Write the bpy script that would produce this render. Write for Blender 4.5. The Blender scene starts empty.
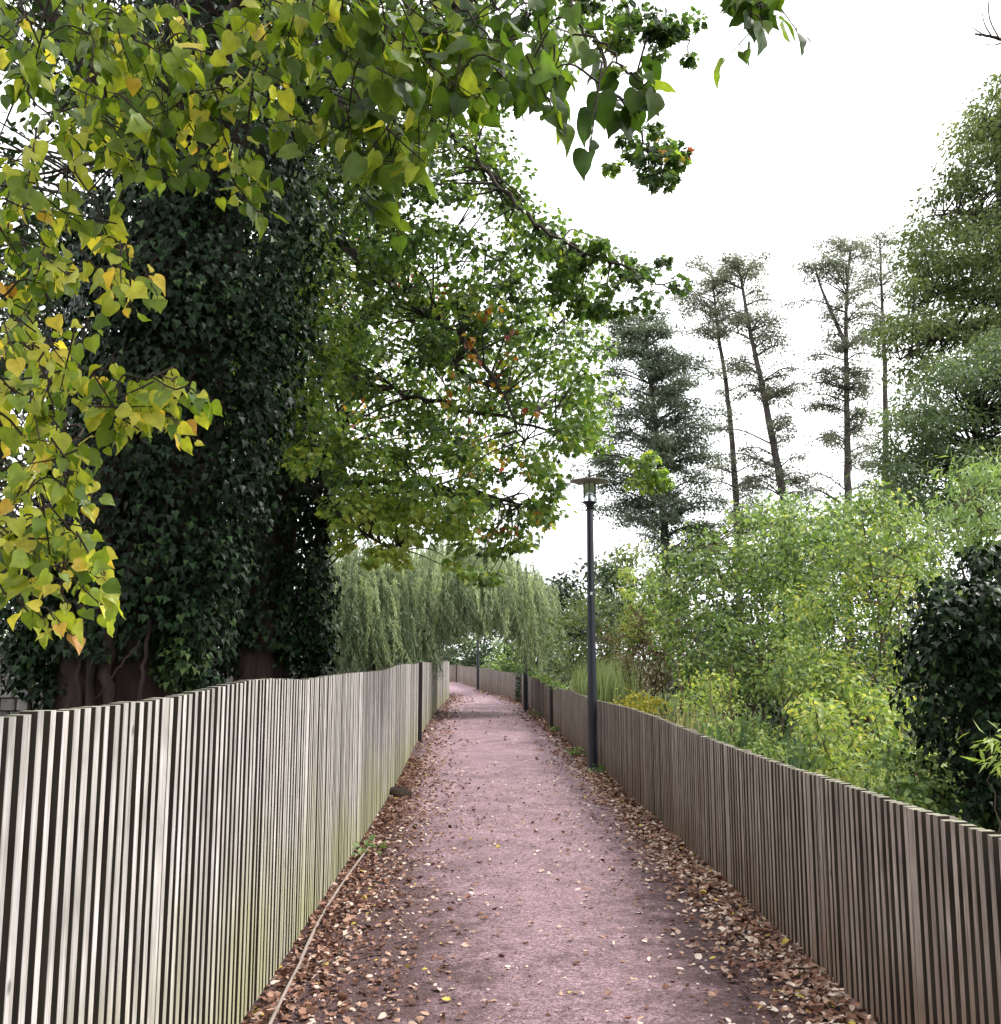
import bpy, math, random
import numpy as np
from mathutils import Vector

R = random.Random(11)
rng = np.random.default_rng(11)
C = bpy.context.scene.collection
F = 1000.0
PITCH = math.radians(8.3)
CP, SP = math.cos(PITCH), math.sin(PITCH)
EYE = 1.6


def at(px, py, Y):
    """world point that lies Y metres ahead in the direction of a point of the photograph"""
    a = (px - 500.5) / F
    b = (512 - py) / F
    t = Y / (CP - b * SP)
    return np.array([a * t, Y, EYE + (SP + b * CP) * t])


# ------------------------------------------------------------------ object helpers
def thing(name, label, cat, loc=(0, 0, 0), group=None, kind=None):
    o = bpy.data.objects.new(name, None)
    o.empty_display_size = 0.2
    C.objects.link(o)
    o.location = Vector([float(v) for v in loc])
    tag(o, label, cat, group, kind)
    return o


def tag(o, label=None, cat=None, group=None, kind=None):
    if label: o['label'] = label
    if cat: o['category'] = cat
    if group: o['group'] = group
    if kind: o['kind'] = kind
    return o


def link(name, me, mat, parent=None):
    o = bpy.data.objects.new(name, me)
    if mat: me.materials.append(mat)
    C.objects.link(o)
    if parent: o.parent = parent
    return o


def origin_of(parent):
    p = np.zeros(3)
    while parent is not None:
        p = p + np.array(parent.location)
        parent = parent.parent
    return p


class MB:
    """collects shapes in world space, builds ONE mesh object"""

    def __init__(self):
        self.v, self.f, self.n = [], [], 0

    def add(self, verts, faces):
        k = self.n
        self.v.extend([tuple(map(float, p)) for p in verts])
        self.f.extend([tuple(i + k for i in q) for q in faces])
        self.n += len(verts)

    def tube(self, pts, rad, n=7, cap=True):
        pts = [np.array(p, float) for p in pts]
        m = len(pts)
        if np.isscalar(rad): rad = [rad] * m
        verts, faces = [], []
        t0 = pts[1] - pts[0]
        t0 = t0 / (np.linalg.norm(t0) + 1e-9)
        up = np.array([0, 0, 1.0]) if abs(t0[2]) < .9 else np.array([1.0, 0, 0])
        u = np.cross(t0, up); u /= np.linalg.norm(u)
        for i in range(m):
            t = pts[min(i + 1, m - 1)] - pts[max(i - 1, 0)]
            t = t / (np.linalg.norm(t) + 1e-9)
            u = u - t * np.dot(u, t)
            u /= (np.linalg.norm(u) + 1e-9)
            w = np.cross(t, u)
            for k in range(n):
                a = 2 * math.pi * k / n
                verts.append(pts[i] + rad[i] * (math.cos(a) * u + math.sin(a) * w))
        for i in range(m - 1):
            for k in range(n):
                k2 = (k + 1) % n
                faces.append((i * n + k, i * n + k2, (i + 1) * n + k2, (i + 1) * n + k))
        if cap:
            faces.append(tuple(range(n - 1, -1, -1)))
            faces.append(tuple((m - 1) * n + k for k in range(n)))
        self.add(verts, faces)

    def lathe(self, c, prof, n=20):
        c = np.array(c, float)
        verts, faces = [], []
        for r, z in prof:
            for k in range(n):
                a = 2 * math.pi * k / n
                verts.append(c + np.array([r * math.cos(a), r * math.sin(a), z]))
        m = len(prof)
        for i in range(m - 1):
            for k in range(n):
                k2 = (k + 1) % n
                faces.append((i * n + k, i * n + k2, (i + 1) * n + k2, (i + 1) * n + k))
        faces.append(tuple(range(n - 1, -1, -1)))
        faces.append(tuple((m - 1) * n + k for k in range(n)))
        self.add(verts, faces)

    def box(self, c, ax, ay, az, ch=0.0):
        """c centre, half-axis vectors; ch = chamfer of the vertical edges (fraction)"""
        c = np.array(c, float); ax = np.array(ax, float); ay = np.array(ay, float); az = np.array(az, float)
        if ch <= 0:
            ring = [(-1, -1), (1, -1), (1, 1), (-1, 1)]
        else:
            la, lb = np.linalg.norm(ax), np.linalg.norm(ay)
            cx, cy = 1 - ch / la, 1 - ch / lb
            ring = [(-cx, -1), (cx, -1), (1, -cy), (1, cy), (cx, 1), (-cx, 1), (-1, cy), (-1, -cy)]
        n = len(ring)
        verts = [c + s * az + a * ax + b * ay for s in (-1, 1) for a, b in ring]
        faces = [tuple(range(n - 1, -1, -1)), tuple(range(n, 2 * n))]
        faces += [(k, (k + 1) % n, n + (k + 1) % n, n + k) for k in range(n)]
        self.add(verts, faces)

    def build(self, name, mat, parent=None, smooth=True, slots=None):
        o0 = origin_of(parent)
        me = bpy.data.meshes.new(name)
        v = np.array(self.v, float) - o0
        me.from_pydata(v.tolist(), [], self.f)
        if smooth:
            me.polygons.foreach_set('use_smooth', [True] * len(me.polygons))
        me.update()
        o = link(name, me, mat, parent)
        if slots:
            me.materials.append(slots[0]); me.polygons.foreach_set('material_index', slots[1])
        return o


def catmull(pts, seg=6):
    pts = [np.array(p, float) for p in pts]
    if len(pts) < 3:
        return [pts[0] + (pts[-1] - pts[0]) * i / seg for i in range(seg + 1)]
    P = [2 * pts[0] - pts[1]] + pts + [2 * pts[-1] - pts[-2]]
    out = []
    for i in range(1, len(P) - 2):
        for k in range(seg):
            t = k / seg
            a, b, c, d = P[i - 1], P[i], P[i + 1], P[i + 2]
            out.append(.5 * (2 * b + (c - a) * t + (2 * a - 5 * b + 4 * c - d) * t * t + (-a + 3 * b - 3 * c + d) * t ** 3))
    out.append(P[-2])
    return out


def wob(pts, amt):
    return [p + np.array([R.gauss(0, amt), R.gauss(0, amt), R.gauss(0, amt)]) if 0 < i < len(pts) - 1 else p
            for i, p in enumerate(pts)]


def taper(n, r0, r1, p=1.0):
    return [r0 + (r1 - r0) * (i / max(1, n - 1)) ** p for i in range(n)]


# ------------------------------------------------------------------ leaves
def leaf_template(outline, fold=.2, droop=.12, mid=(0, .45)):
    """outline: right half from base to tip (x>=0); a leaf folded on its midrib"""
    V = [(0, outline[0][1]), mid, (0, outline[-1][1])]
    rt = list(outline[1:-1])
    k = len(rt)
    V += rt + [(-x, y) for x, y in rt]
    T = []
    for s in (0, 1):
        idx = [3 + s * k + i for i in range(k)]
        half = max(1, sum(1 for x, y in rt if y < mid[1] + .05))
        tri = []
        for i in range(half - 1): tri.append((0, idx[i], idx[i + 1]))
        tri.append((0, idx[half - 1], 1))
        for i in range(half - 1, k - 1): tri.append((1, idx[i], idx[i + 1]))
        tri.append((1, idx[k - 1], 2))
        if s: tri = [(a, c, b) for a, b, c in tri]
        T += tri
    V3 = [(x, y, fold * abs(x) - droop * y * y) for x, y in V]
    return np.array(V3, float), np.array(T, int)


T_LIME = leaf_template([(0, .04), (.12, -.05), (.27, -.07), (.40, .02), (.48, .17), (.49, .32), (.44, .47), (.35, .61), (.24, .75), (.12, .88), (0, 1.06)], .28, .2, (0, .4))
LIME_OUT = [(0, .04), (.12, -.05), (.27, -.07), (.40, .02), (.48, .17), (.49, .32), (.44, .47), (.35, .61), (.24, .75), (.12, .88), (0, 1.06)]
def lime_variant(fold, droop, sx, twist):
    V, T = leaf_template(LIME_OUT, fold, droop, (0, .4))
    V = V * np.array([sx, 1, 1])
    V[:, 2] += twist * V[:, 0] * V[:, 1] + .05 * np.sin(9 * V[:, 1] + 4 * V[:, 0])
    return V, T
T_LIMES = [lime_variant(.28, .2, 1, 0), lime_variant(.05, .08, 1.05, .2), lime_variant(.6, .1, 1, -.3), lime_variant(.2, .5, .92, .35), lime_variant(-.15, .3, 1, -.2)]
T_MAPLE = leaf_template([(0, 0), (.25, -.06), (.30, .10), (.52, .30), (.33, .38), (.36, .66), (.16, .60), (0, 1.0)], .22, .22)
T_IVY = leaf_template([(0, .03), (.22, -.08), (.48, .18), (.27, .40), (0, 1.0)], .2, .2)
T_OVAL = leaf_template([(0, 0), (.24, .22), (.27, .52), (0, 1.0)], .3, .25)
T_NARROW = leaf_template([(0, 0), (.10, .35), (0, 1.0)], .3, .2)
T_WILLOW = (np.array([(0, 0, 0), (.085, .4, .02), (0, 1, -.05), (-.085, .4, .02)], float), np.array([(0, 1, 2), (0, 2, 3)]))
T_TUFT = (np.array([(0, 0, 0), (.22, .45, .06), (0, 1, -.1), (-.22, .45, .06)], float), np.array([(0, 1, 2), (0, 2, 3)]))
T_BLADE = (np.array([(-.02, 0, 0), (.02, 0, 0), (-.017, .4, .03), (.017, .4, .03), (-.011, .75, -.03), (.011, .75, -.03), (0, 1, -.16)], float),
           np.array([(0, 1, 3), (0, 3, 2), (2, 3, 5), (2, 5, 4), (4, 5, 6)]))
# curled dead leaves
def curled(c, w):
    V, T = leaf_template([(0, 0), (w * .8, .12), (w, .4), (w * .7, .72), (0, 1.0)], c, .0)
    V[:, 2] += .35 * c * (V[:, 1] - .5) ** 2 * 2
    V[:, 1] -= .5
    return V, T
def torn(c, w):
    V, T = curled(c, w)
    V = V + np.array([[0, 0, 0] if i < 3 else [R.uniform(-.12, .12), R.uniform(-.1, .1), R.uniform(-.1, .15)] for i in range(len(V))])
    return V, T
T_DEAD = [curled(.25, .34), torn(.9, .30), torn(-.5, .42), curled(1.5, .22), torn(.3, .45), torn(1.1, .36)]


def nrm(a):
    return a / (np.linalg.norm(a, axis=-1, keepdims=True) + 1e-9)


class Leaves:
    def __init__(self):
        self.V, self.T, self.A, self.L, self.n = [], [], [], [], 0

    def add(self, P, D, N, S, tint, T):
        P = np.atleast_2d(P).astype(float)
        k = len(P)
        if k == 0: return
        D = nrm(np.broadcast_to(np.asarray(D, float), P.shape) + 0.0)
        N = np.broadcast_to(np.asarray(N, float), P.shape) + 0.0
        X = nrm(np.cross(D, N) + 1e-6)
        N = np.cross(X, D)
        S = np.broadcast_to(np.asarray(S, float), (k,))
        tv, tf = T
        V = P[:, None, :] + S[:, None, None] * (tv[None, :, 0:1] * X[:, None, :] + tv[None, :, 1:2] * D[:, None, :] + tv[None, :, 2:3] * N[:, None, :])
        m = len(tv)
        idx = (np.arange(k) * m)[:, None, None] + tf[None] + self.n
        self.V.append(V.reshape(-1, 3)); self.T.append(idx.reshape(-1, 3))
        self.A.append(np.repeat(np.broadcast_to(np.asarray(tint, float), (k,)), m))
        self.L.append(np.tile(tv[:, :2], (k, 1)))
        self.n += k * m

    def build(self, name, mat, parent=None, smooth=False):
        V = np.concatenate(self.V) - origin_of(parent)
        T = np.concatenate(self.T); A = np.concatenate(self.A); L = np.concatenate(self.L)
        me = bpy.data.meshes.new(name)
        me.vertices.add(len(V)); me.vertices.foreach_set('co', V.astype(np.float32).ravel())
        me.loops.add(len(T) * 3); me.loops.foreach_set('vertex_index', T.astype(np.int32).ravel())
        me.polygons.add(len(T)); me.polygons.foreach_set('loop_start', (np.arange(len(T)) * 3).astype(np.int32))
        me.polygons.foreach_set('loop_total', np.full(len(T), 3, np.int32))
        if smooth: me.polygons.foreach_set('use_smooth', np.ones(len(T), bool))
        me.update(calc_edges=True)
        at_ = me.attributes.new('tint', 'FLOAT', 'POINT'); at_.data.foreach_set('value', A.astype(np.float32))
        al = me.attributes.new('leafxy', 'FLOAT_VECTOR', 'POINT')
        al.data.foreach_set('vector', np.concatenate([L, np.zeros((len(L), 1))], 1).astype(np.float32).ravel())
        return link(name, me, mat, parent)


def rnd(k, s=1.0):
    return rng.normal(0, s, (k, 3))


def inpoly(p, poly):
    x, y = p[:, 0], p[:, 1]
    r = np.zeros(len(p), bool)
    j = len(poly) - 1
    for i in range(len(poly)):
        xi, yi = poly[i]; xj, yj = poly[j]
        c = ((yi > y) != (yj > y)) & (x < (xj - xi) * (y - yi) / (yj - yi + 1e-9) + xi)
        r ^= c
        j = i
    return r


def polypts(poly, n, Y0, Y1):
    """n points in the volume seen through an outline, between two distances"""
    poly = [(float(a), float(b)) for a, b in poly]
    xs = [p[0] for p in poly]; ys = [p[1] for p in poly]
    out = np.zeros((0, 2))
    while len(out) < n:
        q = np.stack([rng.uniform(min(xs), max(xs), n * 2), rng.uniform(min(ys), max(ys), n * 2)], 1)
        out = np.concatenate([out, q[inpoly(q, poly)]])
    out = out[:n]
    Y = rng.uniform(Y0, Y1, n)
    return np.array([at(a, b, y) for (a, b), y in zip(out, Y)])


def clump_leaves(L, cen, rad, per, size, T, tint=(.5, .2), flat=.7, droop=.5, up=.8, shell=.35, core=None, cap=1.0):
    """leaves spread through clumps; tips point outward and hang, faces turn upward/outward"""
    cen = np.atleast_2d(cen)
    k = len(cen)
    rad = np.broadcast_to(np.asarray(rad, float), (k,))
    ct = rng.normal(0, tint[1] * .7, k)
    I = np.repeat(np.arange(k), per)
    m = len(I)
    d = nrm(rnd(m)); r = rng.uniform(0, 1, m) ** shell
    off = d * r[:, None] * rad[I][:, None]
    off[:, 2] *= flat
    P = cen[I] + off
    D = nrm(d * np.array([1, 1, .4]) + rnd(m, .45) + np.array([0, 0, -droop]))
    N = nrm(np.array([0, 0, up]) + d * .5 + rnd(m, .45))
    S = size * rng.uniform(.65, 1.25, m)
    t = np.clip(tint[0] + ct[I] + rng.normal(0, tint[1], m), 0, cap)
    L.add(P, D, N, S, t, T)


# ------------------------------------------------------------------ materials
def new_mat(name):
    m = bpy.data.materials.new(name)
    m.use_nodes = True
    nt = m.node_tree
    for n in list(nt.nodes): nt.nodes.remove(n)
    return m, nt, nt.nodes, nt.links


def ramp(nodes, stops):
    r = nodes.new('ShaderNodeValToRGB')
    e = r.color_ramp.elements
    while len(e) > 1: e.remove(e[0])
    e[0].position = stops[0][0]; e[0].color = (*stops[0][1], 1)
    for p, c in stops[1:]:
        q = e.new(p); q.color = (*c, 1)
    return r


def leaf_mat(name, stops, rough=.5, trans=.35, spec=.35, veins=False, tgain=(1.5, 1.5, .7)):
    m, nt, nd, lk = new_mat(name)
    out = nd.new('ShaderNodeOutputMaterial')
    at_ = nd.new('ShaderNodeAttribute'); at_.attribute_name = 'tint'
    rp = ramp(nd, stops)
    lk.new(at_.outputs['Fac'], rp.inputs[0])
    col = rp.outputs[0]
    geo = nd.new('ShaderNodeNewGeometry')
    nz = nd.new('ShaderNodeTexNoise'); nz.inputs['Scale'].default_value = 38; nz.inputs['Detail'].default_value = 3
    lk.new(geo.outputs['Position'], nz.inputs['Vector'])
    mr = nd.new('ShaderNodeMapRange'); mr.inputs[1].default_value = .3; mr.inputs[2].default_value = .7
    mr.inputs[3].default_value = .78; mr.inputs[4].default_value = 1.2
    lk.new(nz.outputs[0], mr.inputs[0])
    hs = nd.new('ShaderNodeHueSaturation')
    lk.new(col, hs.inputs['Color']); lk.new(mr.outputs[0], hs.inputs['Value'])
    col = hs.outputs[0]
    if veins:
        al = nd.new('ShaderNodeAttribute'); al.attribute_name = 'leafxy'
        sx = nd.new('ShaderNodeSeparateXYZ'); lk.new(al.outputs['Vector'], sx.inputs[0])
        ab = nd.new('ShaderNodeMath'); ab.operation = 'ABSOLUTE'; lk.new(sx.outputs[0], ab.inputs[0])
        # side veins: bands along y - 0.7|x|
        mul = nd.new('ShaderNodeMath'); mul.operation = 'MULTIPLY'; mul.inputs[1].default_value = -.75; lk.new(ab.outputs[0], mul.inputs[0])
        ad = nd.new('ShaderNodeMath'); ad.operation = 'ADD'; lk.new(sx.outputs[1], ad.inputs[0]); lk.new(mul.outputs[0], ad.inputs[1])
        fr = nd.new('ShaderNodeMath'); fr.operation = 'PINGPONG'; fr.inputs[1].default_value = .065; lk.new(ad.outputs[0], fr.inputs[0])
        mn = nd.new('ShaderNodeMath'); mn.operation = 'MINIMUM'; lk.new(ab.outputs[0], mn.inputs[0]); lk.new(fr.outputs[0], mn.inputs[1])
        vr = nd.new('ShaderNodeMapRange'); vr.inputs[1].default_value = .004; vr.inputs[2].default_value = .022
        vr.inputs[3].default_value = 1.14; vr.inputs[4].default_value = 1.0
        lk.new(mn.outputs[0], vr.inputs[0])
        h2 = nd.new('ShaderNodeHueSaturation'); lk.new(col, h2.inputs['Color']); lk.new(vr.outputs[0], h2.inputs['Value'])
        col = h2.outputs[0]
    p = nd.new('ShaderNodeBsdfPrincipled')
    lk.new(col, p.inputs['Base Color'])
    p.inputs['Roughness'].default_value = rough
    p.inputs['Specular IOR Level'].default_value = spec
    tr = nd.new('ShaderNodeBsdfTranslucent')
    mx = nd.new('ShaderNodeMix'); mx.data_type = 'RGBA'; mx.blend_type = 'MULTIPLY'; mx.inputs[0].default_value = 1
    lk.new(col, mx.inputs[6]); mx.inputs[7].default_value = (*tgain, 1)
    lk.new(mx.outputs[2], tr.inputs['Color'])
    ms = nd.new('ShaderNodeMixShader'); ms.inputs[0].default_value = trans
    lk.new(p.outputs[0], ms.inputs[1]); lk.new(tr.outputs[0], ms.inputs[2])
    lk.new(ms.outputs[0], out.inputs['Surface'])
    return m


def simple_mat(name, col, rough=.6, metal=0, spec=.5, nscale=12, namt=.25, bump=0, bscale=60, stretch=(1, 1, 1), col2=None, island=0):
    m, nt, nd, lk = new_mat(name)
    out = nd.new('ShaderNodeOutputMaterial')
    p = nd.new('ShaderNodeBsdfPrincipled')
    geo = nd.new('ShaderNodeNewGeometry')
    mp = nd.new('ShaderNodeMapping'); mp.inputs['Scale'].default_value = stretch
    lk.new(geo.outputs['Position'], mp.inputs[0])
    nz = nd.new('ShaderNodeTexNoise'); nz.inputs['Scale'].default_value = nscale; nz.inputs['Detail'].default_value = 6
    nz.inputs['Roughness'].default_value = .65
    lk.new(mp.outputs[0], nz.inputs['Vector'])
    c2 = col2 or tuple(c * (1 - namt) for c in col)
    rp = ramp(nd, [(.3, c2), (.7, col)])
    lk.new(nz.outputs[0], rp.inputs[0])
    c = rp.outputs[0]
    if island:
        mr = nd.new('ShaderNodeMapRange'); mr.inputs[3].default_value = 1 - island; mr.inputs[4].default_value = 1 + island
        lk.new(geo.outputs['Random Per Island'], mr.inputs[0])
        hs = nd.new('ShaderNodeHueSaturation'); lk.new(c, hs.inputs['Color']); lk.new(mr.outputs[0], hs.inputs['Value'])
        c = hs.outputs[0]
    lk.new(c, p.inputs['Base Color'])
    p.inputs['Roughness'].default_value = rough; p.inputs['Metallic'].default_value = metal
    p.inputs['Specular IOR Level'].default_value = spec
    if bump:
        n2 = nd.new('ShaderNodeTexNoise'); n2.inputs['Scale'].default_value = bscale; n2.inputs['Detail'].default_value = 5
        lk.new(mp.outputs[0], n2.inputs['Vector'])
        b = nd.new('ShaderNodeBump'); b.inputs['Strength'].default_value = bump; b.inputs['Distance'].default_value = .02
        lk.new(n2.outputs[0], b.inputs['Height']); lk.new(b.outputs[0], p.inputs['Normal'])
    lk.new(p.outputs[0], out.inputs['Surface'])
    return m


def wood_mat(name, light, dark, algae, algae_top, red=None):
    """weathered softwood slats: grain along z, each slat its own tone, algae growing up from the soil"""
    m, nt, nd, lk = new_mat(name)
    out = nd.new('ShaderNodeOutputMaterial'); p = nd.new('ShaderNodeBsdfPrincipled')
    geo = nd.new('ShaderNodeNewGeometry')
    sep = nd.new('ShaderNodeSeparateXYZ'); lk.new(geo.outputs['Position'], sep.inputs[0])
    off = nd.new('ShaderNodeVectorMath'); off.operation = 'SCALE'; off.inputs[0].default_value = (37, 11, 53)
    lk.new(geo.outputs['Random Per Island'], off.inputs['Scale'])
    add = nd.new('ShaderNodeVectorMath'); add.operation = 'ADD'
    lk.new(geo.outputs['Position'], add.inputs[0]); lk.new(off.outputs[0], add.inputs[1])
    mp = nd.new('ShaderNodeMapping'); mp.inputs['Scale'].default_value = (1, 1, .035)
    lk.new(add.outputs[0], mp.inputs[0])
    g = nd.new('ShaderNodeTexNoise'); g.inputs['Scale'].default_value = 95; g.inputs['Detail'].default_value = 7; g.inputs['Roughness'].default_value = .7
    lk.new(mp.outputs[0], g.inputs['Vector'])
    rp = ramp(nd, [(.28, dark), (.5, tuple((a + b) / 2 for a, b in zip(light, dark))), (.62, light)])
    lk.new(g.outputs[0], rp.inputs[0])
    # blotches along the slat (weather stain)
    b = nd.new('ShaderNodeTexNoise'); b.inputs['Scale'].default_value = 5; b.inputs['Detail'].default_value = 4
    lk.new(add.outputs[0], b.inputs['Vector'])
    mr = nd.new('ShaderNodeMapRange'); mr.inputs[1].default_value = .3; mr.inputs[2].default_value = .7; mr.inputs[3].default_value = .75; mr.inputs[4].default_value = 1.2
    lk.new(b.outputs[0], mr.inputs[0])
    mi = nd.new('ShaderNodeMapRange'); mi.inputs[3].default_value = .76; mi.inputs[4].default_value = 1.18
    lk.new(geo.outputs['Random Per Island'], mi.inputs[0])
    mu = nd.new('ShaderNodeMath'); mu.operation = 'MULTIPLY'; lk.new(mr.outputs[0], mu.inputs[0]); lk.new(mi.outputs[0], mu.inputs[1])
    hs = nd.new('ShaderNodeHueSaturation'); lk.new(rp.outputs[0], hs.inputs['Color']); lk.new(mu.outputs[0], hs.inputs['Value'])
    c = hs.outputs[0]
    # knots
    vo = nd.new('ShaderNodeTexVoronoi'); vo.inputs['Scale'].default_value = 5.5
    mpk = nd.new('ShaderNodeMapping'); mpk.inputs['Scale'].default_value = (1, 1, .55); lk.new(add.outputs[0], mpk.inputs[0]); lk.new(mpk.outputs[0], vo.inputs['Vector'])
    kr = nd.new('ShaderNodeMapRange'); kr.inputs[1].default_value = .035; kr.inputs[2].default_value = .075; kr.inputs[3].default_value = .35; kr.inputs[4].default_value = 1
    lk.new(vo.outputs[0], kr.inputs[0])
    hk = nd.new('ShaderNodeHueSaturation'); lk.new(c, hk.inputs['Color']); lk.new(kr.outputs[0], hk.inputs['Value']); c = hk.outputs[0]
    # algae from the ground up, patchy
    al = nd.new('ShaderNodeTexNoise'); al.inputs['Scale'].default_value = 1.3; al.inputs['Detail'].default_value = 5
    lk.new(geo.outputs['Position'], al.inputs['Vector'])
    s1 = nd.new('ShaderNodeMath'); s1.operation = 'MULTIPLY_ADD'; s1.inputs[1].default_value = 1.6; s1.inputs[2].default_value = -.8
    lk.new(al.outputs[0], s1.inputs[0])
    s2 = nd.new('ShaderNodeMath'); s2.operation = 'SUBTRACT'; lk.new(sep.outputs[2], s2.inputs[0]); lk.new(s1.outputs[0], s2.inputs[1])
    ar = nd.new('ShaderNodeMapRange'); ar.inputs[1].default_value = .02; ar.inputs[2].default_value = algae_top; ar.inputs[3].default_value = .75; ar.inputs[4].default_value = .05
    lk.new(s2.outputs[0], ar.inputs[0])
    mx = nd.new('ShaderNodeMix'); mx.data_type = 'RGBA'; lk.new(ar.outputs[0], mx.inputs[0]); lk.new(c, mx.inputs[6]); mx.inputs[7].default_value = (*algae, 1)
    c = mx.outputs[2]
    # moss on the sawn tops
    sn = nd.new('ShaderNodeSeparateXYZ'); lk.new(geo.outputs['Normal'], sn.inputs[0])
    tm = nd.new('ShaderNodeMapRange'); tm.inputs[1].default_value = .5; tm.inputs[2].default_value = .9; tm.inputs[4].default_value = .5
    lk.new(sn.outputs[2], tm.inputs[0])
    m2 = nd.new('ShaderNodeMix'); m2.data_type = 'RGBA'; lk.new(tm.outputs[0], m2.inputs[0]); lk.new(c, m2.inputs[6]); m2.inputs[7].default_value = (.17, .19, .11, 1)
    lk.new(m2.outputs[2], p.inputs['Base Color'])
    p.inputs['Roughness'].default_value = .8; p.inputs['Specular IOR Level'].default_value = .25
    bu = nd.new('ShaderNodeBump'); bu.inputs['Strength'].default_value = .35; bu.inputs['Distance'].default_value = .004
    lk.new(g.outputs[0], bu.inputs['Height']); lk.new(bu.outputs[0], p.inputs['Normal'])
    lk.new(p.outputs[0], out.inputs['Surface'])
    return m


M = {}
M['wood_pale'] = wood_mat('silvered_slat_wood', (.56, .535, .52), (.22, .195, .18), (.33, .33, .16), .75)
M['wood_brown'] = wood_mat('brown_slat_wood', (.42, .365, .325), (.15, .122, .102), (.20, .13, .095), .6)
M['slat_side'] = simple_mat('gap_shaded_slat_side', (.060, .047, .036), .85, nscale=30, namt=.5, stretch=(1, 1, .05), spec=.2)  # dark stain tone with the shade of the slat gaps painted into it
M['post_wood'] = simple_mat('post_wood', (.11, .085, .065), .8, nscale=9, namt=.4, bump=.4, bscale=50, stretch=(1, 1, .1))
M['bark'] = simple_mat('fissured_bark', (.050, .033, .029), .9, nscale=9, col2=(.011, .007, .007), bump=1.0, bscale=26, stretch=(1, 1, .18), spec=.2)
M['bark_dark'] = simple_mat('dark_bark', (.055, .045, .036), .9, nscale=14, namt=.5, bump=.6, bscale=40, stretch=(1, 1, .3), spec=.2)
M['bark_far'] = simple_mat('alder_bark', (.10, .085, .08), .9, nscale=6, namt=.4, spec=.2)
M['twig'] = simple_mat('twig_bark', (.05, .035, .028), .8, nscale=30, namt=.4, spec=.2)
M['stem_green'] = simple_mat('shrub_stem', (.10, .075, .045), .8, nscale=30, namt=.4, spec=.2)
M['pole'] = simple_mat('dark_blue_paint', (.012, .014, .026), .38, nscale=20, namt=.25, spec=.5)
M['iron'] = simple_mat('dark_iron', (.03, .022, .02), .7, nscale=20, namt=.4)
M['disc'] = simple_mat('lamp_disc_paint', (.30, .29, .26), .45, nscale=20, namt=.2)
M['white'] = simple_mat('white_enamel', (.75, .75, .73), .4, nscale=20, namt=.08)
M['batten'] = simple_mat('pale_batten_wood', (.30, .24, .21), .8, nscale=30, namt=.45, stretch=(1, .2, 1), bump=.4)
M['soil'] = simple_mat('dark_soil', (.045, .03, .024), .95, nscale=18, namt=.6, bump=1, bscale=40, spec=.15)
M['ground'] = simple_mat('garden_earth', (.06, .05, .03), .95, nscale=2.5, col2=(.035, .045, .018), bump=.6, bscale=20, spec=.15)
M['stone'] = simple_mat('grey_rubble_stone', (.19, .175, .17), .85, nscale=6, col2=(.07, .06, .06), bump=.7, bscale=20, island=.35)
M['mortar'] = simple_mat('old_mortar', (.12, .11, .10), .9, nscale=10, namt=.4)
M['petal'] = simple_mat('magenta_petal', (.45, .02, .12), .5, nscale=30, namt=.2)
M['stalk_dry'] = simple_mat('dry_stalk', (.24, .16, .09), .85, nscale=20, namt=.4)

G = lambda *a: a
M['lime'] = leaf_mat('lime_leaf', [(0, (.030, .062, .014)), (.3, (.090, .155, .024)), (.5, (.20, .27, .038)), (.72, (.48, .48, .075)), (.86, (.72, .56, .11)), (1, (.45, .22, .05))], .42, .48, .35, veins=True, tgain=(1.6, 1.6, .6))
M['maple'] = leaf_mat('sycamore_leaf', [(0, (.022, .042, .018)), (.35, (.060, .112, .034)), (.65, (.135, .225, .052)), (.86, (.26, .36, .080)), (.93, (.48, .27, .04)), (1, (.24, .05, .03))], .38, .45, .45)
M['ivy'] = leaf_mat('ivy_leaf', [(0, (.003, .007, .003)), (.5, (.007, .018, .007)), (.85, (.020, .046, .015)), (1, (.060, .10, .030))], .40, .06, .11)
M['dark_leaf'] = leaf_mat('evergreen_leaf', [(0, (.010, .022, .010)), (.5, (.024, .048, .018)), (1, (.055, .10, .028))], .45, .2, .35)
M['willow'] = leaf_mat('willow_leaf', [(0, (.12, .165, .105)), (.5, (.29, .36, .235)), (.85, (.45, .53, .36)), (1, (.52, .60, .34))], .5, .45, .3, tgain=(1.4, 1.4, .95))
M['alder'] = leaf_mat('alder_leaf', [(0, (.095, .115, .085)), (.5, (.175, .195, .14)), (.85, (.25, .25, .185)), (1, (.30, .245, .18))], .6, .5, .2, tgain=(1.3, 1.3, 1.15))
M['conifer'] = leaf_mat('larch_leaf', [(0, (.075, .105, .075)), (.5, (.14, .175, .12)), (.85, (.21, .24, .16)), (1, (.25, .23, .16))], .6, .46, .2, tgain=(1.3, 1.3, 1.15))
M['olive'] = leaf_mat('olive_green_leaf', [(0, (.052, .076, .034)), (.5, (.110, .148, .065)), (1, (.20, .24, .11))], .55, .4, .3)
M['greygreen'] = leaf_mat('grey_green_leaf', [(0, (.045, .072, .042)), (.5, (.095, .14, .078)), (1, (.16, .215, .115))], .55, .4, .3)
M['fresh'] = leaf_mat('fresh_green_leaf', [(0, (.036, .070, .022)), (.4, (.120, .195, .062)), (.8, (.25, .34, .125)), (1, (.42, .47, .18))], .5, .38, .3)
M['yellowgreen'] = leaf_mat('yellow_green_leaf', [(0, (.045, .085, .026)), (.4, (.145, .225, .062)), (.75, (.29, .37, .105)), (1, (.50, .48, .15))], .5, .38, .3)
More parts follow.
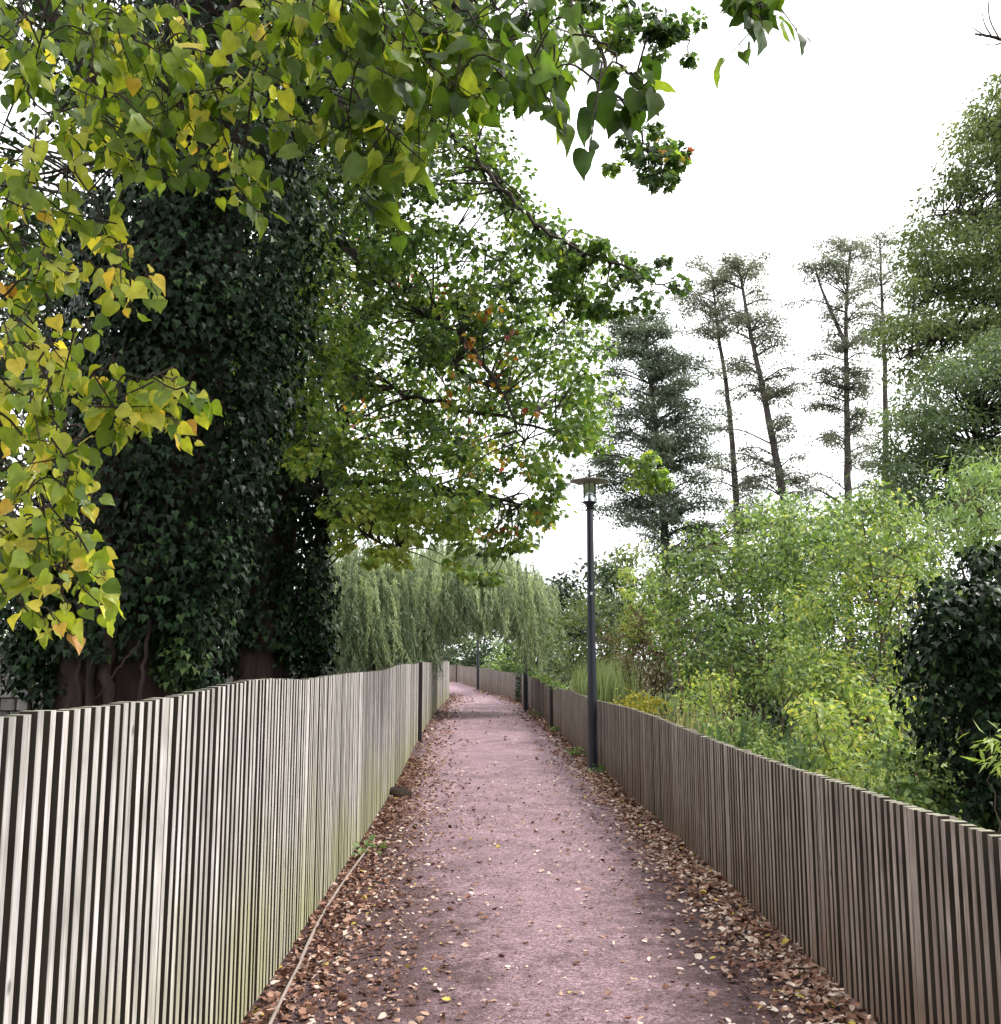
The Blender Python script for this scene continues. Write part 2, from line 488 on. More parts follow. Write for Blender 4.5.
M['feather'] = leaf_mat('pale_feathery_leaf', [(0, (.07, .125, .045)), (.5, (.18, .27, .105)), (1, (.33, .43, .19))], .5, .35, .3)
M['rust'] = leaf_mat('rusty_leaf', [(0, (.055, .040, .025)), (.5, (.12, .095, .055)), (1, (.20, .15, .085))], .7, .2, .2)
M['gold'] = leaf_mat('golden_leaf', [(0, (.16, .20, .03)), (.5, (.38, .36, .05)), (1, (.58, .42, .08))], .5, .3, .3)
M['bluegreen'] = leaf_mat('blue_green_leaf', [(0, (.035, .070, .035)), (.5, (.09, .15, .075)), (1, (.22, .29, .17))], .45, .25, .4)
M['straw'] = leaf_mat('straw_blade', [(0, (.17, .19, .06)), (.5, (.34, .33, .15)), (1, (.50, .44, .26))], .6, .25, .3)
M['grass'] = leaf_mat('grass_blade', [(0, (.09, .13, .04)), (.5, (.22, .29, .12)), (1, (.38, .43, .22))], .5, .3, .3)
M['litter'] = leaf_mat('dead_leaf', [(0, (.035, .017, .012)), (.3, (.12, .056, .037)), (.58, (.28, .150, .105)), (.8, (.48, .34, .27)), (.95, (.66, .55, .48)), (1, (.50, .38, .09))], .75, .10, .2, tgain=(1, 1, 1))


def path_mat():
    m, nt, nd, lk = new_mat('red_hoggin_gravel')
    out = nd.new('ShaderNodeOutputMaterial'); p = nd.new('ShaderNodeBsdfPrincipled')
    geo = nd.new('ShaderNodeNewGeometry')
    big = nd.new('ShaderNodeTexNoise'); big.inputs['Scale'].default_value = 2.2; big.inputs['Detail'].default_value = 9; big.inputs['Roughness'].default_value = .72; lk.new(geo.outputs['Position'], big.inputs['Vector'])
    fine = nd.new('ShaderNodeTexNoise'); fine.inputs['Scale'].default_value = 55; fine.inputs['Detail'].default_value = 8; fine.inputs['Roughness'].default_value = .75; lk.new(geo.outputs['Position'], fine.inputs['Vector'])
    vo = nd.new('ShaderNodeTexVoronoi'); vo.inputs['Scale'].default_value = 75; lk.new(geo.outputs['Position'], vo.inputs['Vector'])
    rp = ramp(nd, [(.30, (.11, .062, .072)), (.46, (.27, .168, .195)), (.60, (.42, .295, .335)), (.78, (.62, .49, .52))])
    lk.new(fine.outputs[0], rp.inputs[0])
    # individual stones
    hv = nd.new('ShaderNodeSeparateColor'); lk.new(vo.outputs['Color'], hv.inputs[0])
    mr = nd.new('ShaderNodeMapRange'); mr.inputs[3].default_value = .6; mr.inputs[4].default_value = 1.35; lk.new(hv.outputs[0], mr.inputs[0])
    mb = nd.new('ShaderNodeMapRange'); mb.inputs[1].default_value = .3; mb.inputs[2].default_value = .7; mb.inputs[3].default_value = .50; mb.inputs[4].default_value = 1.18; lk.new(big.outputs[0], mb.inputs[0])
    mu = nd.new('ShaderNodeMath'); mu.operation = 'MULTIPLY'; lk.new(mr.outputs[0], mu.inputs[0]); lk.new(mb.outputs[0], mu.inputs[1])
    hs = nd.new('ShaderNodeHueSaturation'); lk.new(rp.outputs[0], hs.inputs['Color']); lk.new(mu.outputs[0], hs.inputs['Value'])
    # crumbled leaf mould along both fences
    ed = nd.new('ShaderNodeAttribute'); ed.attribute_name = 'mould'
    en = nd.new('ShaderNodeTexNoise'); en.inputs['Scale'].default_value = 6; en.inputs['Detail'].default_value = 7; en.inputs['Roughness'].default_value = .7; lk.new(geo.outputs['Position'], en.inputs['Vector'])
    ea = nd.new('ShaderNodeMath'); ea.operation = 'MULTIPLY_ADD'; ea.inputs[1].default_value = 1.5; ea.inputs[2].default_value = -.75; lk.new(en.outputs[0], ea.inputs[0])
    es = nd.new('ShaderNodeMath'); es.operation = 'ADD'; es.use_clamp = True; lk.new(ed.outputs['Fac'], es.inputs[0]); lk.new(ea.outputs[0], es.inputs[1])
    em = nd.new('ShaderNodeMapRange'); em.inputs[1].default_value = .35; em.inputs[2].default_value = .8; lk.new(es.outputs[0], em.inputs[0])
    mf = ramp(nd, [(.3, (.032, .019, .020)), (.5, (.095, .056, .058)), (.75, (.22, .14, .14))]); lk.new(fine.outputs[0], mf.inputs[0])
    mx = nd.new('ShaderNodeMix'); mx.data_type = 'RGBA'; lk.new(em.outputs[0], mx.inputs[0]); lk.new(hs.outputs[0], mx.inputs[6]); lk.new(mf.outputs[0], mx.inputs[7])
    lk.new(mx.outputs[2], p.inputs['Base Color'])
    p.inputs['Roughness'].default_value = .85; p.inputs['Specular IOR Level'].default_value = .3
    hgt = nd.new('ShaderNodeMath'); hgt.operation = 'MULTIPLY_ADD'; hgt.inputs[1].default_value = -.6; lk.new(vo.outputs['Distance'], hgt.inputs[0]); lk.new(fine.outputs[0], hgt.inputs[2])
    bu = nd.new('ShaderNodeBump'); bu.inputs['Strength'].default_value = .9; bu.inputs['Distance'].default_value = .02
    lk.new(hgt.outputs[0], bu.inputs['Height']); lk.new(bu.outputs[0], p.inputs['Normal'])
    lk.new(p.outputs[0], out.inputs['Surface'])
    return m


M['path'] = path_mat()


def glass_mat():
    m, nt, nd, lk = new_mat('clear_lamp_glass')
    out = nd.new('ShaderNodeOutputMaterial'); p = nd.new('ShaderNodeBsdfPrincipled')
    p.inputs['Base Color'].default_value = (.92, .94, .98, 1); p.inputs['Roughness'].default_value = .08
    p.inputs['Transmission Weight'].default_value = 1; p.inputs['IOR'].default_value = 1.1
    lk.new(p.outputs[0], out.inputs['Surface'])
    return m


M['glass'] = glass_mat()

# ------------------------------------------------------------------ layout of the lane
LEFT = [(-1.13, -4), (-1.15, 2.4), (-1.15, 4.7), (-1.18, 6.4), (-1.32, 12.3), (-1.61, 19.7), (-1.95, 30.5), (-2.1, 41), (-2.5, 44.5), (-3.6, 48), (-6, 53), (-11, 60)]
RIGHT = [(1.62, -4), (1.65, 4.7), (1.65, 5.4), (1.58, 8.8), (1.45, 14.7), (1.22, 23.5), (1.05, 30.5), (.80, 36), (.05, 43), (-1.0, 51), (-2.1, 60), (-3.3, 69), (-7, 78), (-12, 84)]


def smooth_line(P, step=.25):
    pts = catmull([(x, y, 0) for x, y in P], 24)
    pts = np.array(pts)[:, :2]
    s = np.concatenate([[0], np.cumsum(np.linalg.norm(np.diff(pts, axis=0), axis=1))])
    return pts, s


LP, LS = smooth_line(LEFT)
RP, RS = smooth_line(RIGHT)


def on_line(P, S, s):
    x = np.interp(s, S, P[:, 0]); y = np.interp(s, S, P[:, 1])
    x2 = np.interp(s + .05, S, P[:, 0]); y2 = np.interp(s + .05, S, P[:, 1])
    t = np.array([x2 - x, y2 - y, 0]); t /= np.linalg.norm(t) + 1e-9
    return np.array([x, y, 0]), t


def s_of_y(P, S, y):
    return float(np.interp(y, P[:, 1], S))


def left_x(y): return np.interp(y, LP[:, 1], LP[:, 0])
def right_x(y): return np.interp(y, RP[:, 1], RP[:, 0])


# ground and path ----------------------------------------------------
mb = MB(); mb.add([(-500, -300, -.05), (500, -300, -.05), (500, 700, -.05), (-500, 700, -.05)], [(0, 1, 2, 3)])
tag(mb.build('ground', M['ground'], None, False), 'dark garden earth on both sides of the lane', 'ground', kind='structure')


def path_z(u, y):
    return .035 * (1 - (2 * u - 1) ** 2) * .6 + .008 * math.sin(2.1 * y + 5 * u) + .006 * math.sin(5.3 * y - 9 * u)


def build_path():
    ys = []
    y = -3.0
    while y < 52:
        ys.append(y); y += .12 if y < 14 else .35
    nx = 36
    V, Fc, A = [], [], []
    for y in ys:
        a, b = left_x(y) - .12, right_x(y) + .12
        if y > 40:
            a = a
        for i in range(nx + 1):
            u = i / nx
            x = a + (b - a) * u
            V.append((x, y, path_z(u, y)))
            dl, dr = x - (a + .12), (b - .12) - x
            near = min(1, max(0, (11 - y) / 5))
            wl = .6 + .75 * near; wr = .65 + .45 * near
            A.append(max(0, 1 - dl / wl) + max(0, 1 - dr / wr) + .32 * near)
    for j in range(len(ys) - 1):
        for i in range(nx):
            k = j * (nx + 1) + i
            Fc.append((k, k + 1, k + nx + 2, k + nx + 1))
    # the far bend to the left, behind the fence
    k0 = (len(ys) - 1) * (nx + 1)
    n0 = len(V)
    far = []
    for t in np.linspace(0, 1, 30)[1:]:
        yl = 52 + t * 5
        a = np.array([left_x(52) - .12 + (-11.2 - left_x(52)) * t, 52 + 8 * t])
        yr = 52 + t * 31
        b = np.array([right_x(yr) + .12, yr])
        for i in range(nx + 1):
            q = a + (b - a) * i / nx
            V.append((q[0], q[1], path_z(i / nx, 52 + t * 9))); A.append(max(0, 1 - i / nx * 4) * .5 + max(0, 1 - (1 - i / nx) * 4) * .5)
    for j in range(29):
        for i in range(nx):
            ka = (k0 if j == 0 else n0 + (j - 1) * (nx + 1)) + i
            kb = n0 + j * (nx + 1) + i
            Fc.append((ka, ka + 1, kb + 1, kb))
    me = bpy.data.meshes.new('path'); me.from_pydata(V, [], Fc)
    me.polygons.foreach_set('use_smooth', [True] * len(me.polygons))
    at_ = me.attributes.new('mould', 'FLOAT', 'POINT'); at_.data.foreach_set('value', np.array(A, np.float32))
    o = link('path', me, M['path'])
    tag(o, 'pinkish red gravel footpath curving away between two slat fences', 'path', kind='structure')


build_path()

# leaf litter -----------------------------------------------------------
def litter():
    L = Leaves()

    def scatter(n, y0, y1, mode, size, tint, lift=0.012, pw=1.0):
        y = y0 + (y1 - y0) * rng.uniform(0, 1, n) ** pw
        a, b = left_x(y), right_x(y)
        if mode == 'L': x = a + .03 + np.abs(rng.normal(0, .40, n))
        elif mode == 'R': x = b - .03 - np.abs(rng.normal(0, .31, n))
        elif mode == 'RT': x = b - .02 - np.abs(rng.normal(0, .16, n))
        elif mode == 'LT': x = a + .02 + np.abs(rng.normal(0, .17, n))
        else: x = rng.uniform(a + .1, b - .1)
        x = np.clip(x, a - .02, b + .02)
        u = (x - a + .12) / (b - a + .24)
        z = np.array([path_z(p, q) for p, q in zip(u, y)]) + lift * rng.uniform(.5, 1.6, n)
        P = np.stack([x, y, z], 1)
        ang = rng.uniform(0, 6.283, n)
        D = np.stack([np.cos(ang), np.sin(ang), rng.normal(0, .22, n)], 1)
        N = np.array([0, 0, 1.0]) * np.where(rng.uniform(0, 1, n) < .5, 1, -1)[:, None] + rnd(n, .33)
        S = size * rng.uniform(.45, 1.25, n)
        t = np.clip(rng.normal(tint[0], tint[1], n), 0, .95)
        t = np.where(rng.uniform(0, 1, n) < .015, 1, t)
        g = rng.integers(0, 6, n)
        for k in range(6):
            q = g == k
            L.add(P[q], D[q], N[q], S[q], t[q], T_DEAD[k])

    scatter(4200, 2.2, 16, 'L', .039, (.52, .26), pw=1.2)
    scatter(3000, 2.2, 16, 'LT', .044, (.42, .22), .02)
    scatter(3700, 2.2, 16, 'R', .042, (.64, .26), pw=1.2)
    scatter(4800, 2.2, 16, 'RT', .047, (.60, .26), .028)
    scatter(1500, 16, 50, 'L', .075, (.50, .22))
    scatter(1500, 16, 50, 'R', .075, (.58, .22))
    scatter(900, 16, 50, 'RT', .075, (.52, .22))
    scatter(1100, 2.5, 14, 'C', .036, (.66, .25), .008)
    scatter(2600, 2.5, 15, 'C', .016, (.5, .34), .006)
    scatter(1500, 2.5, 12, 'L', .022, (.4, .3), .008)
    scatter(1500, 2.5, 12, 'R', .022, (.4, .3), .008)
    scatter(350, 14, 50, 'C', .06, (.6, .22), .008)
    o = L.build('leaf_litter', M['litter'])
    tag(o, 'brown and tan fallen leaves drifted along both edges of the path', 'fallen leaves', kind='stuff')


litter()

# fences --------------------------------------------------------------------
def fence(name, label, P, S, s_list, side, height, mat, dark_posts=()):
    """side: +1 slat faces look towards +x. s_list: arc positions of the posts"""
    p0, _ = on_line(P, S, s_list[0])
    root = thing(name, label, 'fence', p0)
    for i in range(len(s_list) - 1):
        a, b = s_list[i], s_list[i + 1]
        mb = MB(); sides = []
        nsl = max(2, round((b - a) / .0705))
        pitch = (b - a) / nsl
        sag = R.uniform(-.008, .008)
        for k in range(nsl + 1):
            if k == nsl and i < len(s_list) - 2: continue
            s = a + k * pitch
            c, t = on_line(P, S, s)
            n = np.array([t[1], -t[0], 0]) * side          # towards the path
            h = height(c[1]) + sag * math.sin(math.pi * k / nsl) + R.gauss(0, .002)
            w = .0176 + R.gauss(0, .0008)
            dep = .024
            if k == 0: w, dep = .031, .0275
            lean = R.gauss(0, .0016 if R.random() < .9 else .006)
            az = np.array([t[0] * lean, t[1] * lean, h / 2 - .015])
            yaw = R.gauss(0, .03 if R.random() < .94 else .07)
            tt = t * math.cos(yaw) + n * math.sin(yaw); nn = n * math.cos(yaw) - t * math.sin(yaw)
            mb.box(c + n * (R.gauss(0, .0015)) + np.array([0, 0, h / 2 + .02]), tt * w, nn * dep, az, .0012)
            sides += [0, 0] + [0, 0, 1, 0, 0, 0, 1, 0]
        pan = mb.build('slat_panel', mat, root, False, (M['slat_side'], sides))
        for hz in (.22, .78):
            rl = MB()
            pts = []
            for s in np.linspace(a + .04, b - .04, 5):
                c, t = on_line(P, S, s)
                n = np.array([t[1], -t[0], 0]) * side
                pts.append(c - n * .046 + np.array([0, 0, height(c[1]) * hz + .02]))
            for q in range(4):
                d = pts[q + 1] - pts[q]
                t = d / np.linalg.norm(d); n = np.array([t[1], -t[0], 0])
                rl.box((pts[q] + pts[q + 1]) / 2, d / 2 * 1.0, n * .019, np.array([0, 0, .035]))
            rl.build('rail', M['post_wood'], pan, False)
    for s in s_list:
        c, t = on_line(P, S, s)
        n = np.array([t[1], -t[0], 0]) * side
        h = height(c[1]) - .03
        mb = MB()
        mb.lathe(c - n * .115, [(.048, -.05), (.048, h - .02), (.042, h - .004), (.028, h + .006), (.004, h + .01)], 12)
        mb.build('post', M['post_wood'], root)
    for y, lab in dark_posts:
        s = s_of_y(P, S, y)
        c, t = on_line(P, S, s)
        n = np.array([t[1], -t[0], 0]) * side
        mb = MB()
        h = height(y) + .02
        mb.box(c + n * .062 + np.array([0, 0, h / 2]), t * .055, n * .035, np.array([0, 0, h / 2]), .006)
        o = mb.build('post', M['iron'], root, False)
        o['label'] = lab


def hl(y):
    return 1.462 + .034 * math.exp(-((y - 4.7) / .9) ** 2) + .010 * math.sin(y * .9 + 1) + .035 * min(1, max(0, (y - 8) / 6)) * min(1, max(0, (30 - y) / 6))


def hr(y):
    return 1.0 + .018 * math.sin(y * .7) + (-.06 * math.exp(-((y - 23) / 6) ** 2)) + (.10 * min(1, max(0, (y - 38) / 12)))


ls = [s_of_y(LP, LS, 3.42) + 2.62 * k for k in range(-3, 23)]
ls = [s for s in ls if 0 < s < LS[-1] - .5]
fence('slat_fence', 'tall silvery grey slat fence on the left of the path below the ivied trunks', LP, LS, ls, +1, hl, M['wood_pale'],
      [(19.6, 'dark narrow post against the pale slats')])
rs0 = s_of_y(RP, RS, 5.43)
rs = [rs0 + 1.78 * k for k in range(-5, 50)]
rs = [s for s in rs if 0 < s < RS[-1] - .5]
fence('slat_fence', 'low brown slat fence on the right of the path in front of the garden shrubs', RP, RS, rs, -1, hr, M['wood_brown'],
      [(23.3, 'dark narrow post against the brown slats'), (67, 'dark narrow post at the far bend')])

# lamp posts -----------------------------------------------------------------
def lamp(loc, label):
    root = thing('street_lamp', label, 'street lamp', loc, 'dark lamp posts along the right fence')
    b = np.array(loc, float)
    mb = MB(); mb.lathe(b, [(.105, -.04), (.105, .030), (.098, .038), (.074, .042), (.070, .06), (.070, .9), (.066, 1.0), (.056, 2.2), (.047, 3.74), (.047, 3.76)], 20); mb.build('pole', M['pole'], root)
    mb = MB(); mb.lathe(b + np.array([0, 0, 3.75]), [(.05, 0), (.052, .05), (.075, .085), (.105, .10), (.105, .118), (.05, .122)], 20); mb.build('collar', M['pole'], root)
    head = MB(); head.lathe(b + np.array([0, 0, 3.873]), [(.092, 0), (.098, .25), (.095, .253), (.088, .004)], 20); gl = head.build('glass_shade', M['glass'], root)
    mb = MB(); mb.lathe(b + np.array([0, 0, 3.87]), [(.03, 0), (.028, .09), (.018, .095)], 12); mb.build('bulb', M['white'], root)
    mb = MB()
    for k in range(3):
        a = k * 2.094 + .4
        p = b + np.array([.082 * math.cos(a), .082 * math.sin(a), 3.87]); q = b + np.array([.085 * math.cos(a), .085 * math.sin(a), 4.17])
        mb.tube([p, q], .006, 6)
    mb.build('bracket', M['pole'], root)
    mb = MB(); mb.lathe(b + np.array([0, 0, 4.16]), [(.02, 0), (.285, .008), (.29, .016), (.20, .035), (.06, .06), (.03, .066)], 32); mb.build('canopy_disc', M['disc'], root)
    mb = MB(); mb.lathe(b + np.array([0, 0, 4.22]), [(.022, 0), (.018, .05), (.012, .12), (.003, .14)], 12); mb.build('finial', M['pole'], root)
    mb = MB(); mb.box(b + np.array([0, -.063, 2.52]), (.016, 0, 0), (0, .002, 0), (0, 0, .02)); mb.build('label_plate', M['white'], root, False)
    return root


def dup_tree(o, loc=None, label=None, parent=None):
    c = o.copy(); C.objects.link(c)
    if parent: c.parent = parent
    if loc is not None: c.location = loc
    if label: c['label'] = label
    for ch in list(o.children): dup_tree(ch, parent=c)
    return c


l1 = lamp((1.31, 14.5, 0), 'nearest tall dark blue lamp post with a flat disc top beside the right fence')
dup_tree(l1, (.76, 30.6, 0), 'second dark lamp post whose head is hidden in the weeping willow')
dup_tree(l1, (-1.12, 50.0, 0), 'farthest small dark lamp post at the bend of the path')

# loose wooden edging ----------------------------------------------------------
def ground_at(px, py):
    b = (512 - py) / F
    dz = SP + b * CP; dy = CP - b * SP
    t = -(EYE - .02) / dz
    return np.array([(px - 500.5) / F * t, dy * t, 0.025])


def batten(pxs, label, w):
    pts = [ground_at(*p) for p in pxs]
    pts = catmull(pts, 5)
    mb = MB()
    mb.tube([p + np.array([0, 0, .012]) for p in pts], taper(len(pts), w, w * .75), 6)
    o = mb.build('edging_batten', M['batten'])
    tag(o, label, 'batten', 'battens along the left fence foot')


batten([(262, 1045), (283, 1000), (302, 962)], 'nearer thin pale batten lying in leaves beside the left fence', .010)
batten([(300, 964), (322, 918), (345, 882), (374, 842)], 'farther thin bent batten lying in leaves beside the left fence', .011)

mb = MB()
pc = ground_at(398, 795)
ring = []
mb.lathe(pc + np.array([0, 0, -.03]), [(.17, 0), (.18, .04), (.13, .085), (.06, .11), (.01, .115)], 14)
o = mb.build('soil_clod', M['soil'])
for v in o.data.vertices:
    v.co += Vector((R.gauss(0, .016), R.gauss(0, .016), R.gauss(0, .008)))
tag(o, 'dark lump of soil at the foot of the left fence', 'soil')

# ------------------------------------------------------------------ trees
def nearest(pts, p):
    d = np.linalg.norm(pts - p, axis=1)
    i = int(np.argmin(d))
    return i, d[i]


class Tree:
    def __init__(self, name, label, cat, base, group=None):
        self.root = thing(name, label, cat, base, group)
        self.limbs = []      # (MB, pts array, radii)

    def limb(self, pts, r0, r1, n=8, seg=6, wobble=0.0, p=.8):
        pts = catmull(pts, seg)
        if wobble: pts = wob(pts, wobble)
        mb = MB(); rad = taper(len(pts), r0, r1, p)
        mb.tube(pts, rad, n)
        self.limbs.append([mb, np.array(pts), rad])
        return np.array(pts)

    def twig(self, target, r=.008, sag=.1, n=4, back=.15):
        best = None
        for k, (mb, pts, rad) in enumerate(self.limbs):
            i, d = nearest(pts, target)
            if best is None or d < best[0]: best = (d, k, i)
        d, k, i = best
        mb, pts, rad = self.limbs[k]
        i = max(0, i - int(back * d / (np.linalg.norm(pts[1] - pts[0]) + 1e-6)))
        a = pts[i]
        mid = (a + target) / 2 + np.array([R.gauss(0, .07) * d, R.gauss(0, .07) * d, sag * d + R.gauss(0, .05) * d])
        c = catmull([a, mid, target], 4)
        mb.tube(c, taper(len(c), min(r * (1 + min(d, 1.5)), rad[i] * .8 + .002), r * .35), n, False)
        return c

    def build_limbs(self, mat, name='limb'):
        for mb, p, r in self.limbs:
            mb.build(name, mat, self.root)


def trunk_mesh(pts, rad, flare, mat, root, ridges=7, name='trunk', n=40):
    """thick trunk with buttresses and fissures"""
    pts = catmull(pts, 8)
    m = len(pts)
    rad = np.interp(np.linspace(0, 1, m), np.linspace(0, 1, len(rad)), rad)
    ph = [R.uniform(0, 6.28) for _ in range(6)]
    V, Fc = [], []
    for i, p in enumerate(pts):
        t = i / (m - 1)
        for k in range(n):
            a = 2 * math.pi * k / n
            rr = rad[i] * (1 + flare * math.exp(-t * 9) * (1 + .5 * math.cos(5 * a + ph[0]))
                           + .07 * math.cos(ridges * a + ph[1] + 1.5 * t) + .04 * math.cos(13 * a + ph[2] - 2 * t) + .03 * math.cos(3 * a + ph[3] + 4 * t) + R.gauss(0, .008))
            V.append(p + np.array([rr * math.cos(a), rr * math.sin(a), 0]))
    for i in range(m - 1):
        for k in range(n):
            k2 = (k + 1) % n
            Fc.append((i * n + k, i * n + k2, (i + 1) * n + k2, (i + 1) * n + k))
    mb = MB(); mb.add(V, Fc)
    return mb.build(name, mat, root)


def ivy_cloak(L, pts, prof, n, size, tint=(.45, .2), bulge=.35, seedv=0):
    """ivy hanging round a trunk: prof(t) = cloak radius; lumpy, tips down"""
    pts = np.array(catmull(pts, 10)); m = len(pts)
    t = rng.uniform(0, 1, n)
    idx = t * (m - 1); i0 = np.clip(idx.astype(int), 0, m - 2); f = (idx - i0)[:, None]
    c = pts[i0] * (1 - f) + pts[i0 + 1] * f
    a = rng.uniform(0, 2 * math.pi, n)
    r = np.array([prof(q) for q in t])
    lump = .5 * np.sin(3 * a + 7 * t * 3 + seedv) + .35 * np.sin(5 * a - 19 * t + 2 * seedv) + .3 * np.sin(2 * a + 31 * t + seedv)
    rr = r * (1 + bulge * lump * .6) * (1 - .35 * rng.uniform(0, 1, n) ** 3) + rng.normal(0, .03, n)
    out = np.stack([np.cos(a), np.sin(a), np.zeros(n)], 1)
    P = c + out * rr[:, None]
    D = nrm(np.array([0, 0, -1.0]) + out * .45 + rnd(n, .35))
    N = nrm(out + np.array([0, 0, .55]) + rnd(n, .35))
    ti = np.clip(tint[0] + .18 * lump + rng.normal(0, tint[1], n), 0, 1)
    L.add(P, D, N, size * rng.uniform(.6, 1.3, n), ti, T_IVY)
    return pts


# --- first ivied trunk (near left)
def ivied_trunk_one():
    base = at(118, 700, 8.2); base[2] = -.05
    tr = Tree('ivied_tree', 'massive ivy cloaked trunk nearest on the left, bark showing at its foot', 'tree', base)
    bx, by = base[0], base[1]
    axis = [(bx, by, -.05), (bx + .05, by, 1.6), (bx + .25, by + .1, 3.6), (bx + .42, by + .1, 5.6), (bx + .5, by + .2, 8.2)]
    trunk_mesh(axis, [.60, .52, .46, .42, .36], .35, M['bark'], tr.root)
    # ivy stems climbing the bark
    mb = MB()
    for k, (px, r) in enumerate([(88, .035), (107, .045), (78, .018), (140, .016), (30, .02)]):
        a = at(px, 705, 7.58 if px > 60 else 7.75)
        pts = [(a[0] - .02, a[1], 0), (a[0], a[1], 1.25), (a[0] + R.uniform(-.03, .03), a[1] + .02, 1.7), (a[0] + R.uniform(-.02, .12), a[1] + .03, 2.3), (a[0] + .15, a[1] + .12, 3.4)]
        mb = MB(); mb.tube(wob(catmull(pts, 5), .012), r, 7); mb.build('ivy_stem', M['bark'], tr.root)
    mb = MB(); mb.tube(wob(catmull([at(95, 700, 7.5), at(118, 670, 7.45), at(140, 640, 7.5)], 6), .006), .008, 5)
    mb.build('ivy_stem', M['bark'], tr.root)
    L = Leaves()
    ivy_cloak(L, axis[1:], lambda t: .72 + .28 * math.sin(min(1, t * 1.3) * math.pi * .8), 21000, .062, (.40, .24), .25, 1.3)
    # hanging lobes of ivy at the sides of the foot
    for px, py, rr, k in [(185, 610, .30, 420), (180, 660, .22, 300), (215, 560, .34, 420), (30, 600, .3, 380), (28, 660, .26, 330), (55, 690, .18, 160), (60, 560, .35, 380), (150, 560, .4, 420),
                          (235, 480, .4, 420), (250, 400, .45, 420), (275, 330, .4, 380), (205, 690, .16, 150), (290, 250, .45, 380), (110, 250, .45, 380), (90, 400, .4, 350), (180, 200, .45, 420), (190, 300, .45, 420), (170, 400, .4, 400), (150, 480, .4, 400), (220, 190, .45, 380), (130, 330, .4, 380), (240, 300, .4, 380)]:
        c = at(px, py, 7.75)
        clump_leaves(L, c, rr, int(k * 1.4), .06, T_IVY, (.45, .2), 1.1, 1.1, .5, .5)
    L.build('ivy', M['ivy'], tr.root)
    top = np.array(axis[-1])
    for a_ in (0.2, 1.4, 2.6, 3.9, 5.2):
        d = np.array([math.cos(a_), math.sin(a_), 0])
        tr.limb([np.array(axis[3]), np.array(axis[3]) + d * 1.2 + [0, 0, 1.0], top + d * 2.8 + [0, 0, R.uniform(-1, 1)]], .12, .02)
    n = 150
    cen = np.stack([top[0] + rng.normal(0, 1.7, n), top[1] + rng.normal(-.3, 1.5, n), rng.uniform(5.6, 11, n)], 1)
    cen = cen[cen[:, 2] > 5.4 + .5 * np.abs(cen[:, 0] - top[0])]
    for q_ in cen: tr.twig(q_, .012, .04)
    K = Leaves(); clump_leaves(K, cen, .6, 70, .10, T_OVAL, (.4, .2), .7, .5, .8, .5)
    tr.build_limbs(M['bark_dark']); K.build('crown', M['dark_leaf'], tr.root)


ivied_trunk_one()

# --- second ivied trunk with the spreading sycamore crown over the path
def to_px(p):
    zc = p[:, 1] * CP + (p[:, 2] - EYE) * SP
    return 500.5 + F * p[:, 0] / zc, 512 - F * (-p[:, 1] * SP + (p[:, 2] - EYE) * CP) / zc


def lamp_clear(p):
    """no foliage grows in the sight line of the lamp head"""
    x, y = to_px(p)
    return p[~((x > 556) & (x < 626) & (y > 452) & (y < 530))]


